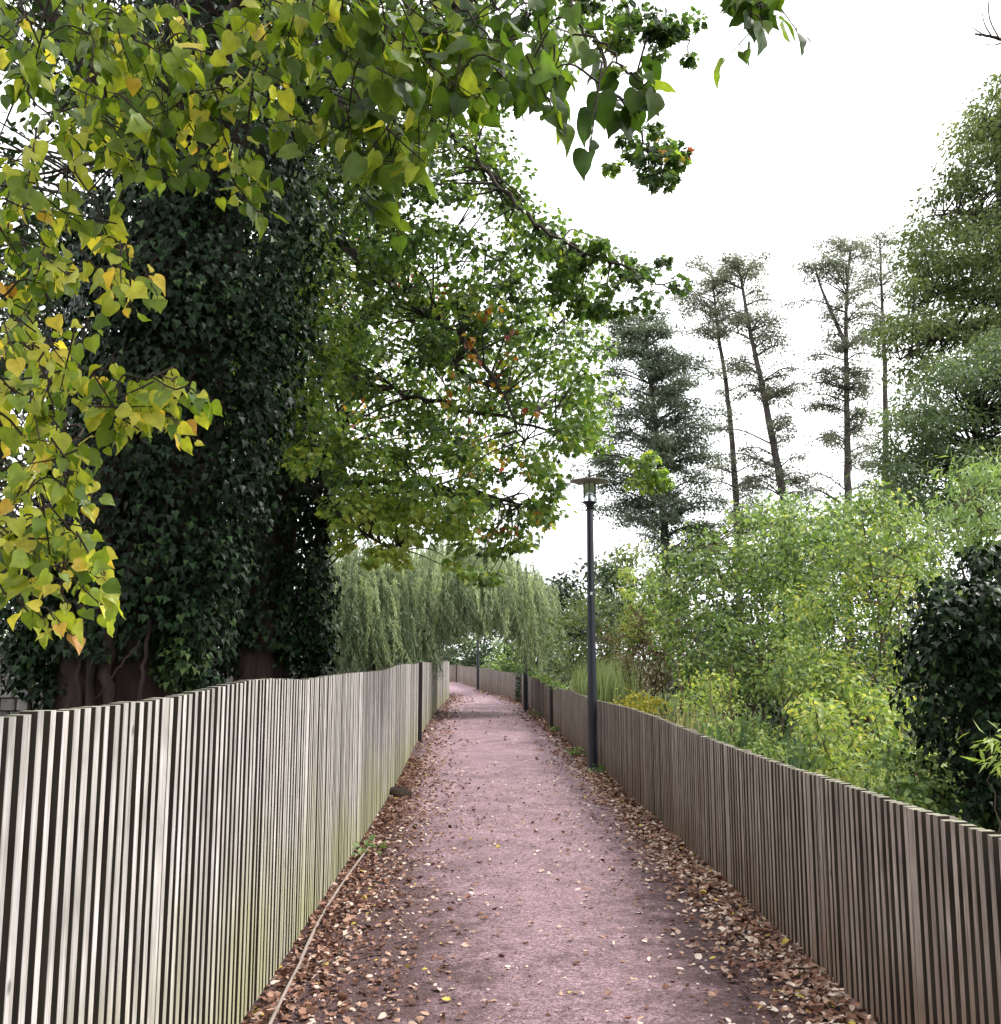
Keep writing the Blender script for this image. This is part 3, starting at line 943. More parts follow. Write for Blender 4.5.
def ivied_trunk_two():
    base = at(262, 690, 12.2); base[2] = -.05
    tr = Tree('ivied_tree', 'second ivied tree whose leafy branches spread over the path, standing behind the massive trunk', 'tree', base)
    bx, by = base[0], base[1]
    axis = [(bx, by, -.05), (bx, by, 1.7), (bx + .1, by, 3.5), (bx + .05, by, 5.6), (bx + .2, by - .2, 8.5), (bx + .5, by - .4, 11)]
    trunk_mesh(axis, [.34, .29, .26, .22, .17, .08], .4, M['bark'], tr.root, 6)
    q = lambda px, py, Y: at(px, py, Y)
    lb = [
        ([q(300, 490, 12), q(350, 483, 11.8), q(385, 480, 11.5), q(440, 487, 11.2), q(510, 500, 10.8), q(560, 508, 10.5)], .06, .012),
        ([q(300, 480, 12), q(330, 510, 11.6), q(366, 537, 11.2), q(400, 548, 11)], .035, .008),
        ([q(270, 200, 12), q(365, 263, 11.4), q(414, 300, 11), q(466, 347, 10.6), q(500, 390, 10.3), q(525, 440, 10.2)], .07, .01),
        ([q(280, 60, 12), q(400, 100, 11), q(471, 155, 10.4), q(518, 207, 10), q(574, 246, 9.8), q(640, 275, 9.7), q(675, 288, 9.6)], .042, .007),
        ([q(290, 330, 12), q(360, 380, 11.3), q(430, 400, 11), q(520, 420, 10.6), q(590, 440, 10.5)], .05, .008),
        ([q(300, -60, 12), q(420, -90, 10.8), q(520, -80, 9.5), q(600, -20, 9), q(650, 30, 8.8), q(690, 40, 8.8)], .07, .008),
        ([q(520, -80, 9.5), q(585, 20, 8.9), q(615, 95, 8.5), q(640, 140, 8.3), q(665, 165, 8.3)], .03, .006),
        ([q(285, 150, 12.4), q(330, 200, 13), q(420, 230, 13.5), q(500, 260, 13.8), q(580, 330, 14)], .06, .008),
        ([q(290, 430, 12), q(260, 380, 11), q(235, 350, 10.5)], .04, .01),
        ([q(420, 350, 11.5), q(520, 400, 11.2), q(600, 450, 11), q(650, 468, 10.9)], .03, .005),
    ]
    for p, r0, r1 in lb: tr.limb(p, r0, r1, wobble=.025)
    L = Leaves()
    zones = [  # outline, clumps, near, far, radius, leaves each, tint
        ([(340, 130), (480, 110), (535, 190), (560, 235), (590, 250), (600, 290), (560, 330), (480, 340), (360, 330)], 165, 9.8, 12.5, .33, 34, (.36, .16)),
        ([(545, 235), (600, 238), (640, 255), (682, 268), (684, 298), (650, 308), (610, 312), (590, 330), (560, 300)], 30, 9.4, 10.4, .19, 34, (.30, .15)),
        ([(350, 300), (480, 310), (590, 320), (596, 360), (606, 400), (598, 450), (540, 470), (480, 460), (400, 440), (340, 380)], 125, 9.8, 12.8, .33, 34, (.40, .17)),
        ([(340, 440), (420, 440), (540, 455), (580, 465), (560, 505), (540, 525), (515, 548), (470, 545), (420, 525), (350, 515), (330, 490)], 72, 9.8, 12, .29, 34, (.50, .18)),
        ([(330, 490), (400, 500), (480, 515), (470, 535), (390, 540), (335, 530)], 36, 10.0, 12.0, .26, 34, (.70, .10)),
        ([(555, 465), (600, 455), (640, 450), (668, 462), (664, 482), (625, 490), (600, 500), (565, 500)], 15, 10.3, 11, .17, 26, (.58, .12)),
        ([(600, 130), (640, 120), (690, 150), (692, 180), (660, 195), (628, 205), (605, 170)], 15, 8.1, 8.8, .15, 28, (.28, .18)),
        ([(640, 15), (690, 10), (708, 40), (690, 62), (650, 55)], 10, 8.5, 9.0, .15, 28, (.26, .18)),
        ([(560, -30), (640, -30), (640, 40), (600, 60), (565, 20)], 14, 8.5, 9.3, .2, 28, (.3, .17)),
        ([(330, -60), (560, -60), (560, 100), (500, 118), (340, 140)], 90, 9.8, 13, .36, 34, (.36, .17)),
        ([(210, 330), (300, 340), (345, 400), (330, 470), (250, 450), (215, 400)], 34, 10.2, 11.5, .30, 34, (.45, .18)),
        ([(220, 380), (290, 375), (330, 400), (280, 420), (230, 430)], 14, 9.6, 10.3, .24, 30, (.62, .14)),
        ([(250, 130), (350, 150), (350, 330), (270, 330)], 40, 10.5, 13, .36, 34, (.30, .16)),
        ([(420, 300), (620, 300), (620, 470), (450, 470)], 50, 12.5, 15, .38, 30, (.40, .17)),
        ([(40, -80), (340, -80), (340, 160), (60, 160)], 80, 10.5, 14, .42, 34, (.32, .16)),
        ([(335, 520), (420, 520), (425, 560), (390, 575), (340, 550)], 12, 10, 11.5, .17, 26, (.78, .08)),
        ([(430, 530), (530, 530), (520, 575), (470, 585), (430, 560)], 14, 9.8, 11.5, .16, 24, (.55, .15)),
        ([(530, 500), (590, 480), (575, 530), (545, 560)], 9, 10, 11, .15, 24, (.45, .15)),
        ([(215, 250), (345, 230), (345, 480), (225, 470)], 62, 9.2, 10.6, .24, 28, (.58, .2)),
        # crown above the frame
        ([(-100, -420), (620, -420), (640, -60), (-80, -60)], 40, 8.5, 14, .45, 34, (.36, .16)),
    ]
    for poly, n, y0, y1, rad, per, ti in zones:
        cen = lamp_clear(polypts(poly, int(n * 1.0 + .5), y0, y1)); n = len(cen)
        for c in cen: tr.twig(c, .007, .08)
        clump_leaves(L, cen, rad * .82 * rng.uniform(.6, 1.3, n), int(per * 1.5), .072, T_MAPLE, (ti[0] + .10, ti[1] * 1.0), .6, .55, .8, .45, None, .87)
    # some gone orange or red, as the photo shows
    red = np.concatenate([polypts([(440, 280), (500, 280), (540, 420), (440, 420)], 26, 9.8, 11), polypts([(460, 440), (560, 450), (540, 540), (480, 540)], 16, 10, 11), polypts([(640, 130), (690, 150), (670, 190), (640, 180)], 4, 8.2, 8.6)])
    clump_leaves(L, red, .1, 3, .085, T_MAPLE, (.95, .04), .8, .7, .6, .5)
    tr.build_limbs(M['bark_dark'])
    L.build('crown', M['maple'], tr.root)
    I = Leaves()
    ivy_cloak(I, axis[1:5], lambda t: .42 + .32 * math.sin(min(1, .15 + t * 1.5) * math.pi * .75), 9500, .075, (.42, .22), .4, 4.1)
    for px, py, rr, k in [(235, 560, .45, 420), (310, 590, .4, 420), (318, 520, .4, 380), (235, 620, .35, 330), (300, 650, .35, 330), (225, 660, .25, 240), (290, 440, .5, 420), (320, 640, .25, 240), (212, 610, .4, 350), (330, 460, .3, 260), (315, 675, .25, 250)]:
        clump_leaves(I, at(px, py, 12), rr, int(k * 1.3), .075, T_IVY, (.42, .22), 1.1, 1.1, .5, .5)
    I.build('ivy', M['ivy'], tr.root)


ivied_trunk_two()

# --- the lime tree whose hanging twigs frame the view
def lime():
    base = np.array([-2.7, -.9, -.05])
    tr = Tree('lime_tree', 'lime tree with heart shaped leaves turning yellow that hang in front of the left fence', 'tree', base)
    trunk_mesh([base, base + [0, 0, 2], base + [.15, .1, 4], base + [.2, .2, 6.5], base + [.3, .2, 9]], [.30, .25, .22, .17, .08], .5, M['bark'], tr.root, 6)
    b = base
    A = lambda px, py, Y: at(px, py, Y)
    # boughs above the frame
    tr.limb([b + [.1, .1, 3.9], (-2.2, .6, 4.5), (-1.5, 2.2, 4.55), (-.7, 3.3, 4.7), (.2, 3.9, 4.9), (1.0, 4.2, 5.0)], .10, .02, seg=8)
    tr.limb([b + [.1, .1, 3.2], (-2.5, .7, 3.3), (-2.2, 1.7, 3.2), (-1.95, 2.6, 3.05), (-1.75, 3.2, 2.8)], .06, .012, seg=8)
    tr.limb([b + [.1, .1, 5.0], (-1.2, .3, 5.6), (.6, 1.5, 5.8), (2.0, 2.2, 5.6)], .09, .02, seg=8)
    tr.limb([b + [.1, .1, 5.6], (-3.2, -2, 6.3), (-3.3, -3.5, 6.6)], .08, .02)
    tr.limb([b + [.1, .1, 2.5], (-2.4, .6, 2.55), (-2.0, 1.5, 2.45), (-1.75, 2.3, 2.3), (-1.6, 2.7, 2.2)], .045, .01, seg=8)
    # twigs the photo shows, hanging into view
    hang = [
        [(-30, 305, 2.7), (20, 285, 2.6), (45, 268, 2.55), (75, 262, 2.5)],
        [(70, -40, 2.7), (79, 0, 2.65), (92, 35, 2.6), (92, 70, 2.55), (79, 119, 2.5)],
        [(165, -40, 2.9), (196, 42, 2.8), (210, 80, 2.75), (227, 140, 2.7), (241, 196, 2.65), (266, 213, 2.6)],
        [(395, -40, 2.8), (405, 28, 2.7), (396, 85, 2.65), (391, 155, 2.6)],
        [(290, -30, 3.0), (318, 15, 2.9), (350, 45, 2.8), (390, 70, 2.75), (425, 102, 2.7)],
        [(430, -30, 2.6), (457, 5, 2.5), (485, 33, 2.45), (500, 62, 2.4)],
        [(545, -60, 2.3), (579, 23, 2.2), (612, 52, 2.15), (630, 75, 2.1), (655, 82, 2.1)],
        [(690, -60, 2.2), (720, -15, 2.15), (748, 5, 2.1), (772, 12, 2.1)],
        [(-30, 340, 2.5), (25, 345, 2.45), (40, 354, 2.4), (52, 410, 2.4), (60, 438, 2.4)],
        [(-30, 500, 2.6), (0, 530, 2.5), (20, 558, 2.45), (50, 590, 2.4), (85, 610, 2.4)],
        [(-20, 380, 2.7), (60, 372, 2.6), (120, 372, 2.5), (170, 385, 2.45), (205, 395, 2.4)],
        [(-20, 190, 2.7), (10, 180, 2.6), (35, 183, 2.5)],
        [(20, 430, 2.5), (60, 470, 2.45), (75, 500, 2.4)],
        [(-20, 560, 2.5), (20, 600, 2.45), (55, 620, 2.4)],
        [(100, -30, 2.9), (130, 30, 2.8), (150, 55, 2.7), (180, 62, 2.65)],
        [(30, 60, 2.9), (60, 130, 2.8), (100, 220, 2.7), (120, 250, 2.65)],
        [(500, -40, 2.9), (520, -5, 2.8), (530, 25, 2.75)],
    ]
    L = Leaves()
    lines, tws = [], []
    bough0 = tr.limbs[0][1]
    bough = np.concatenate([p for _, p, _ in tr.limbs[:2] + tr.limbs[4:5]])

    def leaf_on(tw, p, out, ti, size):
        d = np.array([R.gauss(0, .45), R.gauss(0, .35), -.75 + R.gauss(0, .35)]) + .55 * out
        d /= np.linalg.norm(d)
        pet = p + d * .03 + np.array([0, 0, .006])
        tw.tube([p, (p + pet) / 2 + np.array([0, 0, .006]), pet], .0011, 3, False)
        nv = np.array([R.gauss(0, .7), -.55 + R.gauss(0, .5), .55 + R.gauss(0, .4)])
        L.add(pet, d, nv, size * R.choice([.55, .75, .9, 1, 1.1, 1.2]), min(1, max(0, ti + R.gauss(0, .14))), R.choice(T_LIMES))

    def spray(tw, a, d, ln, ti, size, nl):
        d = d / np.linalg.norm(d)
        pts = [a, a + d * ln * .5 + np.array([0, 0, -.02]), a + d * ln + np.array([0, 0, -.25 * ln])]
        c = catmull(pts, 4)
        tw.tube(c, taper(len(c), .0028, .0014), 4, False)
        for k in range(nl):
            t = (k + .6) / nl
            p = c[min(len(c) - 1, int(t * (len(c) - 1) + .5))]
            s = 1 if k % 2 else -1
            side = np.cross(d, [0, 0, 1]) * s
            leaf_on(tw, p, side * .8 + d * .5, ti, size)
        leaf_on(tw, c[-1], d, ti, size)

    def tint_for(px, py):
        base = .42
        if px < 230 and py > 200: base = .56
        elif px < 120: base = .44
        elif px > 480: base = .12
        elif px > 320: base = .30
        return base

    for h in hang:
        pts = [A(*p) for p in h]
        bg = bough0 if (h[1][1] < 150 and h[1][0] > 20) else bough
        st = bg[nearest(bg, pts[0])[0]]
        c = catmull([st, (st + pts[0]) / 2 + np.array([R.gauss(0, .16), R.gauss(0, .16), .18])] + pts, 6)
        c = wob(c, .006)
        tw = MB(); tws.append(tw)
        tw.tube(c, taper(len(c), .0048, .0020), 5)
        lines.append(np.array(c))
    allp = np.concatenate([l[8:] for l in lines])
    own = np.concatenate([np.full(len(l[8:]), k) for k, l in enumerate(lines)])
    zones = [
        ([(0, 0), (300, -10), (480, -10), (500, 60), (430, 100), (400, 150), (330, 125), (240, 120), (130, 110), (0, 60)], 150, 2.4, 3.3, .052),
        ([(40, 70), (240, 110), (270, 205), (245, 225), (180, 150), (150, 200), (120, 160), (60, 140)], 38, 2.5, 3.1, .05),
        ([(340, 90), (420, 100), (430, 180), (395, 205), (345, 200)], 14, 2.35, 2.8, .066),
        ([(250, -10), (540, -10), (545, 50), (500, 90), (440, 80), (330, 60)], 54, 2.3, 3.0, .060),
        ([(0, 120), (60, 150), (110, 230), (155, 260), (150, 280), (60, 280), (0, 260)], 28, 2.4, 2.9, .044),
        ([(0, 270), (70, 280), (100, 330), (85, 420), (105, 480), (60, 500), (0, 480)], 42, 2.35, 2.9, .042),
        ([(90, 350), (180, 365), (225, 400), (200, 440), (120, 420), (80, 390)], 17, 2.35, 2.7, .044),
        ([(0, 480), (70, 500), (100, 540), (135, 590), (80, 630), (40, 640), (0, 590)], 31, 2.3, 2.7, .042),
        ([(500, 55), (560, 70), (640, 60), (665, 85), (640, 105), (560, 85), (500, 80)], 6, 2.05, 2.25, .062),
        ([(690, -20), (780, -15), (785, 10), (755, 20), (720, 0)], 4, 2.05, 2.2, .058),
        # the rest of its crown, overhead and behind
        ([(-120, -420), (560, -500), (760, -200), (620, -60), (-60, -60)], 170, 2.2, 3.8, .075),
    ]
    for poly, n, y0, y1, size in zones:
        pp = polypts(poly, n, y0, y1)
        pp = pp[np.argsort([nearest(allp, q)[1] for q in pp])]
        for p in pp:
            i, d = nearest(allp, p)
            a = allp[i]; tw = tws[own[i]]
            b0 = (512 - 0) / F
            # image position of the spray, to know how far that part of the tree has turned
            zc = p[1] * CP + (p[2] - EYE) * SP
            px = 500.5 + F * p[0] / zc; py = 512 - F * (-p[1] * SP + (p[2] - EYE) * CP) / zc
            v = p - a
            if d > .1:
                c = catmull([a, (a + p) / 2 + np.array([0, 0, .04]), p], 4)
                tw.tube(c, taper(len(c), .0030, .0018), 4, False)
                allp = np.concatenate([allp, c[2:]]); own = np.concatenate([own, np.full(len(c) - 2, own[i])])
            dv = np.array([R.gauss(.35, .7), R.gauss(-.1, .6), R.gauss(-.35, .35)])
            spray(tw, p - dv / np.linalg.norm(dv) * .06, dv, R.uniform(.09, .17), tint_for(px, py) + R.gauss(0, .09), size, R.choice([3, 4, 4, 5, 6]))
    # leaves straight on the hanging twigs
    for l, tw in zip(lines, tws):
        for p in l[10:]:
            if R.random() < .8:
                zc = p[1] * CP + (p[2] - EYE) * SP
                px = 500.5 + F * p[0] / zc; py = 512 - F * (-p[1] * SP + (p[2] - EYE) * CP) / zc
                leaf_on(tw, p, np.array([R.gauss(0, .6), R.gauss(0, .4), 0]), tint_for(px, py), .054)
    # dense crown overhead that shades the near path
    cen = np.stack([rng.uniform(-6.5, 2.6, 150), rng.uniform(-6, 3.6, 150), rng.uniform(5.2, 9.0, 150)], 1)
    for c in cen: tr.twig(c, .012, .05)
    clump_leaves(L, cen, .75, 40, .11, T_OVAL, (.4, .15), .6, .5, .9, .5)
    tr.build_limbs(M['twig'])
    for tw in tws: tw.build('twig', M['twig'], tr.root)
    L.build('crown', M['lime'], tr.root, True)


lime()

# --- background trees on the left
def leafy_tree(name, label, base, zones, trunk_pts, r0, mat, leaf, size, limbs=(), group=None, T=None, bark='bark_dark', flat=.7, twigr=.015, cat='tree', up=.8, droop=.5):
    tr = Tree(name, label, cat, base, group)
    mb = MB()
    tp = catmull(trunk_pts, 8)
    mb.tube(wob(tp, r0 * .06), taper(len(tp), r0, r0 * .35), 10)
    trunk = mb
    tr.limbs.append([trunk, np.array(tp), taper(len(tp), r0, r0 * .35)])
    for p, a, b in limbs: tr.limb(p, a, b, wobble=a * .2)
    L = Leaves()
    for poly, n, y0, y1, rad, per, ti in zones:
        cen = polypts(poly, n, y0, y1)
        for c in cen: tr.twig(c, twigr, .03)
        clump_leaves(L, cen, rad * rng.uniform(.65, 1.3, n), per, size, T or T_TUFT, ti, flat, droop, up, .42)
    trunk.build('trunk', M[bark], tr.root)
    for mb, p, r in tr.limbs[1:]: mb.build('limb', M[bark], tr.root)
    L.build('crown', M[mat], tr.root)
    return tr


b = at(40, 690, 19); b[2] = -.05
leafy_tree('evergreen_tree', 'dark evergreen tree behind the massive ivied trunk at the left edge', b,
           [([(-120, 250), (60, 200), (120, 260), (260, 250), (330, 350), (330, 640), (200, 660), (-120, 660)], 150, 16, 21, .75, 60, (.45, .22)),
            ([(40, -60), (330, -60), (360, 260), (60, 250), (70, 100)], 90, 16, 22, .75, 55, (.5, .22)),
            ([(-120, -60), (10, -60), (0, 60), (-120, 300)], 20, 16, 20, .6, 50, (.5, .22))],
           [b, b + [0, 0, 3], b + [.6, 0, 7], b + [1.2, 0, 13]], .32, 'dark_leaf', None, .16, T=T_OVAL)
b = at(300, 690, 24); b[2] = -.05
leafy_tree('broadleaf_tree', 'bright leafed tree behind the second ivied trunk above the willow', b,
           [([(300, 180), (400, 220), (470, 360), (490, 450), (480, 500), (420, 525), (330, 530), (280, 500), (280, 300)], 95, 18, 25, .7, 70, (.6, .2))],
           [b, b + [.2, 0, 3], b + [1, 0, 8], b + [2, -1, 13]], .25, 'maple', None, .15, T=T_OVAL)

for i, (x, y, lab) in enumerate([(-4.2, -9, 'unseen tree added behind the viewpoint left of the lane to block sky light'), (3.6, -10.5, 'unseen tree added behind the viewpoint right of the lane to block sky light'), (-.5, -19, 'unseen tree added farther behind the viewpoint to block sky light')]):  # unseen trees added to keep sky light off faces turned to the camera
    tr = Tree('evergreen_tree', lab, 'tree', (x, y, -.05))
    c = tr.limb([(x, y, -.05), (x, y, 3), (x + .3, y, 7), (x + .5, y, 11)], .3, .08)
    n = 130
    cen = np.stack([x + rng.normal(0, 1.9, n), y + rng.normal(0, 1.6, n), rng.uniform(.8, 11, n)], 1)
    for q in cen[::3]: tr.twig(q, .02, .02)
    L = Leaves(); clump_leaves(L, cen, .9, 45, .24, T_OVAL, (.45, .2), .8, .5, .7, .5)
    tr.limbs[0][0].build('trunk', M['bark_dark'], tr.root); L.build('crown', M['dark_leaf'], tr.root)

for i, (x, y, lab) in enumerate([(-11, 21, 'broad dark tree beyond the stone wall left of the ivied trunks'), (-17, 26, 'broad dark tree far left beyond the stone wall'), (-9.5, 32, 'dark tree deep behind the ivied trunks')]):
    tr = Tree('evergreen_tree', lab, 'tree', (x, y, -.05))
    c = tr.limb([(x, y, -.05), (x, y, 3), (x + .3, y, 7), (x + .5, y, 12)], .3, .08)
    n = 120
    cen = np.stack([x + rng.normal(0, 2.1, n), y + rng.normal(0, 1.8, n), rng.uniform(.6, 12, n)], 1)
    for q in cen[::3]: tr.twig(q, .02, .02)
    L = Leaves(); clump_leaves(L, cen, 1.0, 60, .22, T_OVAL, (.45, .22), .8, .5, .7, .5)
    tr.limbs[0][0].build('trunk', M['bark_dark'], tr.root); L.build('crown', M['dark_leaf'], tr.root)

# stone wall behind the trunks ---------------------------------------------------
def stone_wall():
    root = thing('stone_wall', 'old grey rubble stone wall glimpsed between the two ivied trunks', 'wall', (-6, 15.2, -.05))
    co = MB(); co.box((-7.9, 15.35, .75), (4.9, 0, 0), (0, .16, 0), (0, 0, .8)); co.build('wall_core', M['mortar'], root, False)
    st = MB()
    z = 0
    while z < 1.45:
        h = R.uniform(.13, .2); x = -12.6
        while x < -3.2:
            w = R.uniform(.2, .42)
            st.box((x + w / 2, 15.14, z + h / 2), (w / 2 - .012, 0, 0), (0, .07 + R.uniform(0, .03), 0), (0, 0, h / 2 - .012), .02)
            x += w
        z += h
    o = st.build('stone_facing', M['stone'], root, False)
    cp = MB()
    x = -12.6
    while x < -3.2:
        w = R.uniform(.4, .6); cp.box((x + w / 2, 15.3, 1.60), (w / 2 - .01, 0, 0), (0, .27, 0), (0, 0, .05), .02); x += w
    cp.build('coping', M['stone'], root, False)


stone_wall()

# --- weeping willow ---------------------------------------------------------------
def willow(name, label, base, top, radius, n_str, zmin, Ycs, seed, dome=1.0, cut=None):
    tr = Tree(name, label, 'tree', base)
    tp = np.array(top)
    mb = MB(); c = catmull([base, (base * .6 + tp * .4), tp - [0, 0, .5]], 8); mb.tube(wob(c, .03), taper(len(c), .22, .10), 10)
    mb.build('trunk', M['bark_dark'], tr.root)
    L = Leaves()
    for k in range(14):
        a = k * 2.399; r = radius * R.uniform(.5, .95)
        p = tp + np.array([r * math.cos(a), r * math.sin(a) * .8, -.75 - .8 * (r / radius) ** 2])
        tr.limb([tp - [0, 0, .9], tp + (p - tp) * .5 + np.array([0, 0, .25]), p], .05, .010)
    sm = MB()
    for k in range(n_str):
        r = radius * math.sqrt(R.random()); a = R.uniform(0, 6.283)
        x, y = r * math.cos(a), r * math.sin(a) * .85
        z0 = tp[2] - dome * (r / radius) ** 2 * 1.6 + .25 + R.gauss(0, .25)
        px = tp[0] + x
        bottom = zmin(px, tp[1] + y) + abs(R.gauss(0, .5)) - .1
        if bottom > z0 - .2: continue
        ln = (z0 - bottom) * R.uniform(.75, 1)
        outx, outy = math.cos(a) * .28 * R.random(), math.sin(a) * .28 * R.random()
        m = max(5, int(ln / .05))
        t = np.linspace(0, 1, m)
        sway = R.gauss(0, .22)
        P = np.stack([px + outx * np.sin(t * 1.6) * 1.2 + sway * t ** 2, tp[1] + y + outy * np.sin(t * 1.6), z0 - ln * t + .1 * np.sin(t * 3)], 1)
        sm.tube(P[::4] if len(P[::4]) > 1 else P, .004, 3, False)
        kk = 4
        PP = np.repeat(P, kk, 0) + rnd(m * kk, .022)
        D = nrm(np.array([0, 0, -1.0]) + rnd(m * kk, .42))
        N = rnd(m * kk) + np.array([0, -.3, .2])
        ti = np.clip(.5 + R.gauss(0, .28) + rng.normal(0, .15, m * kk), 0, 1)
        L.add(PP, D, N, .13 * rng.uniform(.7, 1.3, m * kk), ti, T_WILLOW)
    tr.build_limbs(M['twig'])
    tag(sm.build('hanging_twig', M['stem_green'], tr.root), kind='stuff')
    L.build('crown', M['willow'], tr.root)


b = np.array([-3.1, 27.5, -.05])
def zmin1(x, y):
    if x < -1.75: return 1.1
    return 2.1 - .12 * 0
willow('weeping_willow', 'weeping willow with grey green strands falling behind the left fence', b, at(362, 560, 27.5), 2.1, 800, lambda x, y: 1.0, 27, 1, 1.0)
b = np.array([-2.55, 30.5, -.05])
willow('weeping_willow', 'weeping willow arching over the path, its tips reaching the second lamp post', b, at(455, 556, 29), 2.95, 1150,
       lambda x, y: 1.55 if x < -1.9 else (2.15 if x < .0 else (2.05 - 1.0 * min(1, max(0, x - .1)))), 29, 2, .9)

# ------------------------------------------------------------------ tall trees on the right
def alder(label, trunk_px, Y, bh, r0, mat, envelope, n_br, size, per, base_px=None, group='tall thin trees beyond the garden', gaps=(), seed=0, extra=(), tint=(.45, .2), flat=.45):
    pts = [at(px, py, Y) for px, py in trunk_px]          # listed from the foot up
    foot = pts[0] + (pts[0] - pts[1]) / np.linalg.norm(pts[0] - pts[1]) * 0
    base = np.array([foot[0] - (pts[1][0] - pts[0][0]) * .3, Y, -.05])
    tr = Tree('alder_tree', label, 'tree', base, group)
    c = catmull([base] + pts, 8)
    mb = MB(); rad = taper(len(c), r0, r0 * .18, 1.1); mb.tube(wob(c, r0 * .04), rad, 8)
    for ex in extra:
        e = catmull([at(px, py, Y + dy) for px, py, dy in ex], 6); mb.tube(e, taper(len(e), r0 * .45, r0 * .12), 6)
    cc = np.array(c)
    zz = cc[:, 2]
    L = Leaves(); tw = mb
    for k in range(n_br):
        py = R.uniform(min(p[1] for p in trunk_px) - 4, bh)
        # position on the trunk at that picture height
        best = int(np.argmin(np.abs(512 - F * (-cc[:, 1] * SP + (zz - EYE) * CP) / (cc[:, 1] * CP + (zz - EYE) * SP) - py)))
        a0 = cc[best]
        l, r = envelope(py)
        if any(g0 < py < g1 and R.random() < .75 for g0, g1 in gaps): continue
        ang = R.uniform(0, 6.283)
        ext = (r if math.cos(ang) > 0 else l) * 1.85 * Y / F * R.uniform(.45, 1.0)
        tip = a0 + np.array([math.cos(ang) * ext, math.sin(ang) * max(l, r) * Y / F * .9, ext * R.uniform(-.05, .35)])
        mid = (a0 + tip) / 2 + np.array([0, 0, .12 * ext])
        br = catmull([a0 - np.array([0, 0, .1]), mid, tip], 5)
        tw.tube(br, taper(len(br), max(.02, r0 * .16), .012), 4, False)
        br = np.array(br)
        m = max(2, int(3 + ext * 1.6))
        t = np.clip(rng.beta(2.2, 1.2, m), 0, 1)
        cen = br[(t * (len(br) - 1)).astype(int)] + rnd(m, .16)
        clump_leaves(L, cen, .62 * rng.uniform(.5, 1.3, m), int(per * 2.2), size * .85, T_TUFT, tint, flat, .3, .9, .5)
    mb.build('trunk', M['bark_far'], tr.root)
    L.build('crown', M[mat], tr.root)


def env(stops):
    ys = [s[0] for s in stops]; l = [s[1] for s in stops]; r = [s[2] for s in stops]
    return lambda y: (float(np.interp(y, ys, l)), float(np.interp(y, ys, r)))


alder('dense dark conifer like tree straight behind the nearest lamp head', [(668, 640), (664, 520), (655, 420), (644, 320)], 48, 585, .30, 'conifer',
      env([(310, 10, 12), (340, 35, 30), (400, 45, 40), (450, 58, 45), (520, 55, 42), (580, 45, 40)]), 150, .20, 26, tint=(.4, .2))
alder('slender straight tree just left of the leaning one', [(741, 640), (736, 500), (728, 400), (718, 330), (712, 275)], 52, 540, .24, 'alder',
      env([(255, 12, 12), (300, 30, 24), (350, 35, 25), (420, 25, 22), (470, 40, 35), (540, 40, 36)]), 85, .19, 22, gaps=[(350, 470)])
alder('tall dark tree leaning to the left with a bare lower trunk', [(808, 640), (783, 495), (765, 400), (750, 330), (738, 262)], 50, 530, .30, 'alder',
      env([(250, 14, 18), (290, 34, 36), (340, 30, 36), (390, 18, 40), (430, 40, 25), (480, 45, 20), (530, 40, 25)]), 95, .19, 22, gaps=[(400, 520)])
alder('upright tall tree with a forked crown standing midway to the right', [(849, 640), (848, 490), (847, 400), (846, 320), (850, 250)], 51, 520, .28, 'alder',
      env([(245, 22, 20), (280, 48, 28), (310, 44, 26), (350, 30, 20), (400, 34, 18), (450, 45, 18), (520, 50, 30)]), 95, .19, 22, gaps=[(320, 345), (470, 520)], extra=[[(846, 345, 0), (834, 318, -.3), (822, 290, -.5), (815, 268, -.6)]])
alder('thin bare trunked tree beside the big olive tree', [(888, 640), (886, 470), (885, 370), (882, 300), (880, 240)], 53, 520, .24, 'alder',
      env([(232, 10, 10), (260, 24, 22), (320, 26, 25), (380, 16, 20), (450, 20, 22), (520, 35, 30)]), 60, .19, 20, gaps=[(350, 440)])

b = at(1030, 690, 36); b[2] = -.05
leafy_tree('broadleaf_tree', 'huge olive green tree filling the upper right edge', b,
           [([(1130, 40), (1001, 72), (975, 105), (955, 130), (950, 170), (930, 185), (915, 215), (945, 235), (1001, 240), (1130, 240)], 230, 32, 38, .75, 90, (.5, .2)),
            ([(920, 215), (905, 250), (912, 280), (890, 300), (900, 325), (960, 330), (1130, 330), (1130, 230)], 240, 31, 38, .75, 90, (.5, .2)),
            ([(890, 320), (872, 350), (895, 372), (950, 365), (1020, 360), (1130, 350), (1130, 320)], 70, 31, 36, .6, 85, (.55, .2)),
            ([(895, 370), (930, 365), (940, 420), (915, 470), (890, 450)], 12, 33, 37, .5, 45, (.3, .2))],
           [b, b + [0, 0, 6], b + [.2, 0, 12], b + [.4, 0, 22]], .45, 'olive', None, .20,
           limbs=[([at(1010, 330, 35), at(970, 325, 34), at(935, 338, 33), at(900, 360, 32)], .16, .03), ([at(1012, 300, 35.5), at(960, 290, 34.5), at(925, 300, 34)], .14, .03),
                  ([at(1020, 230, 36), at(980, 215, 35), at(935, 215, 34)], .12, .03), ([at(1020, 150, 36), at(985, 130, 35), at(965, 125, 35)], .10, .02)], flat=.4, twigr=.02)
b = at(985, 690, 30); b[2] = -.05
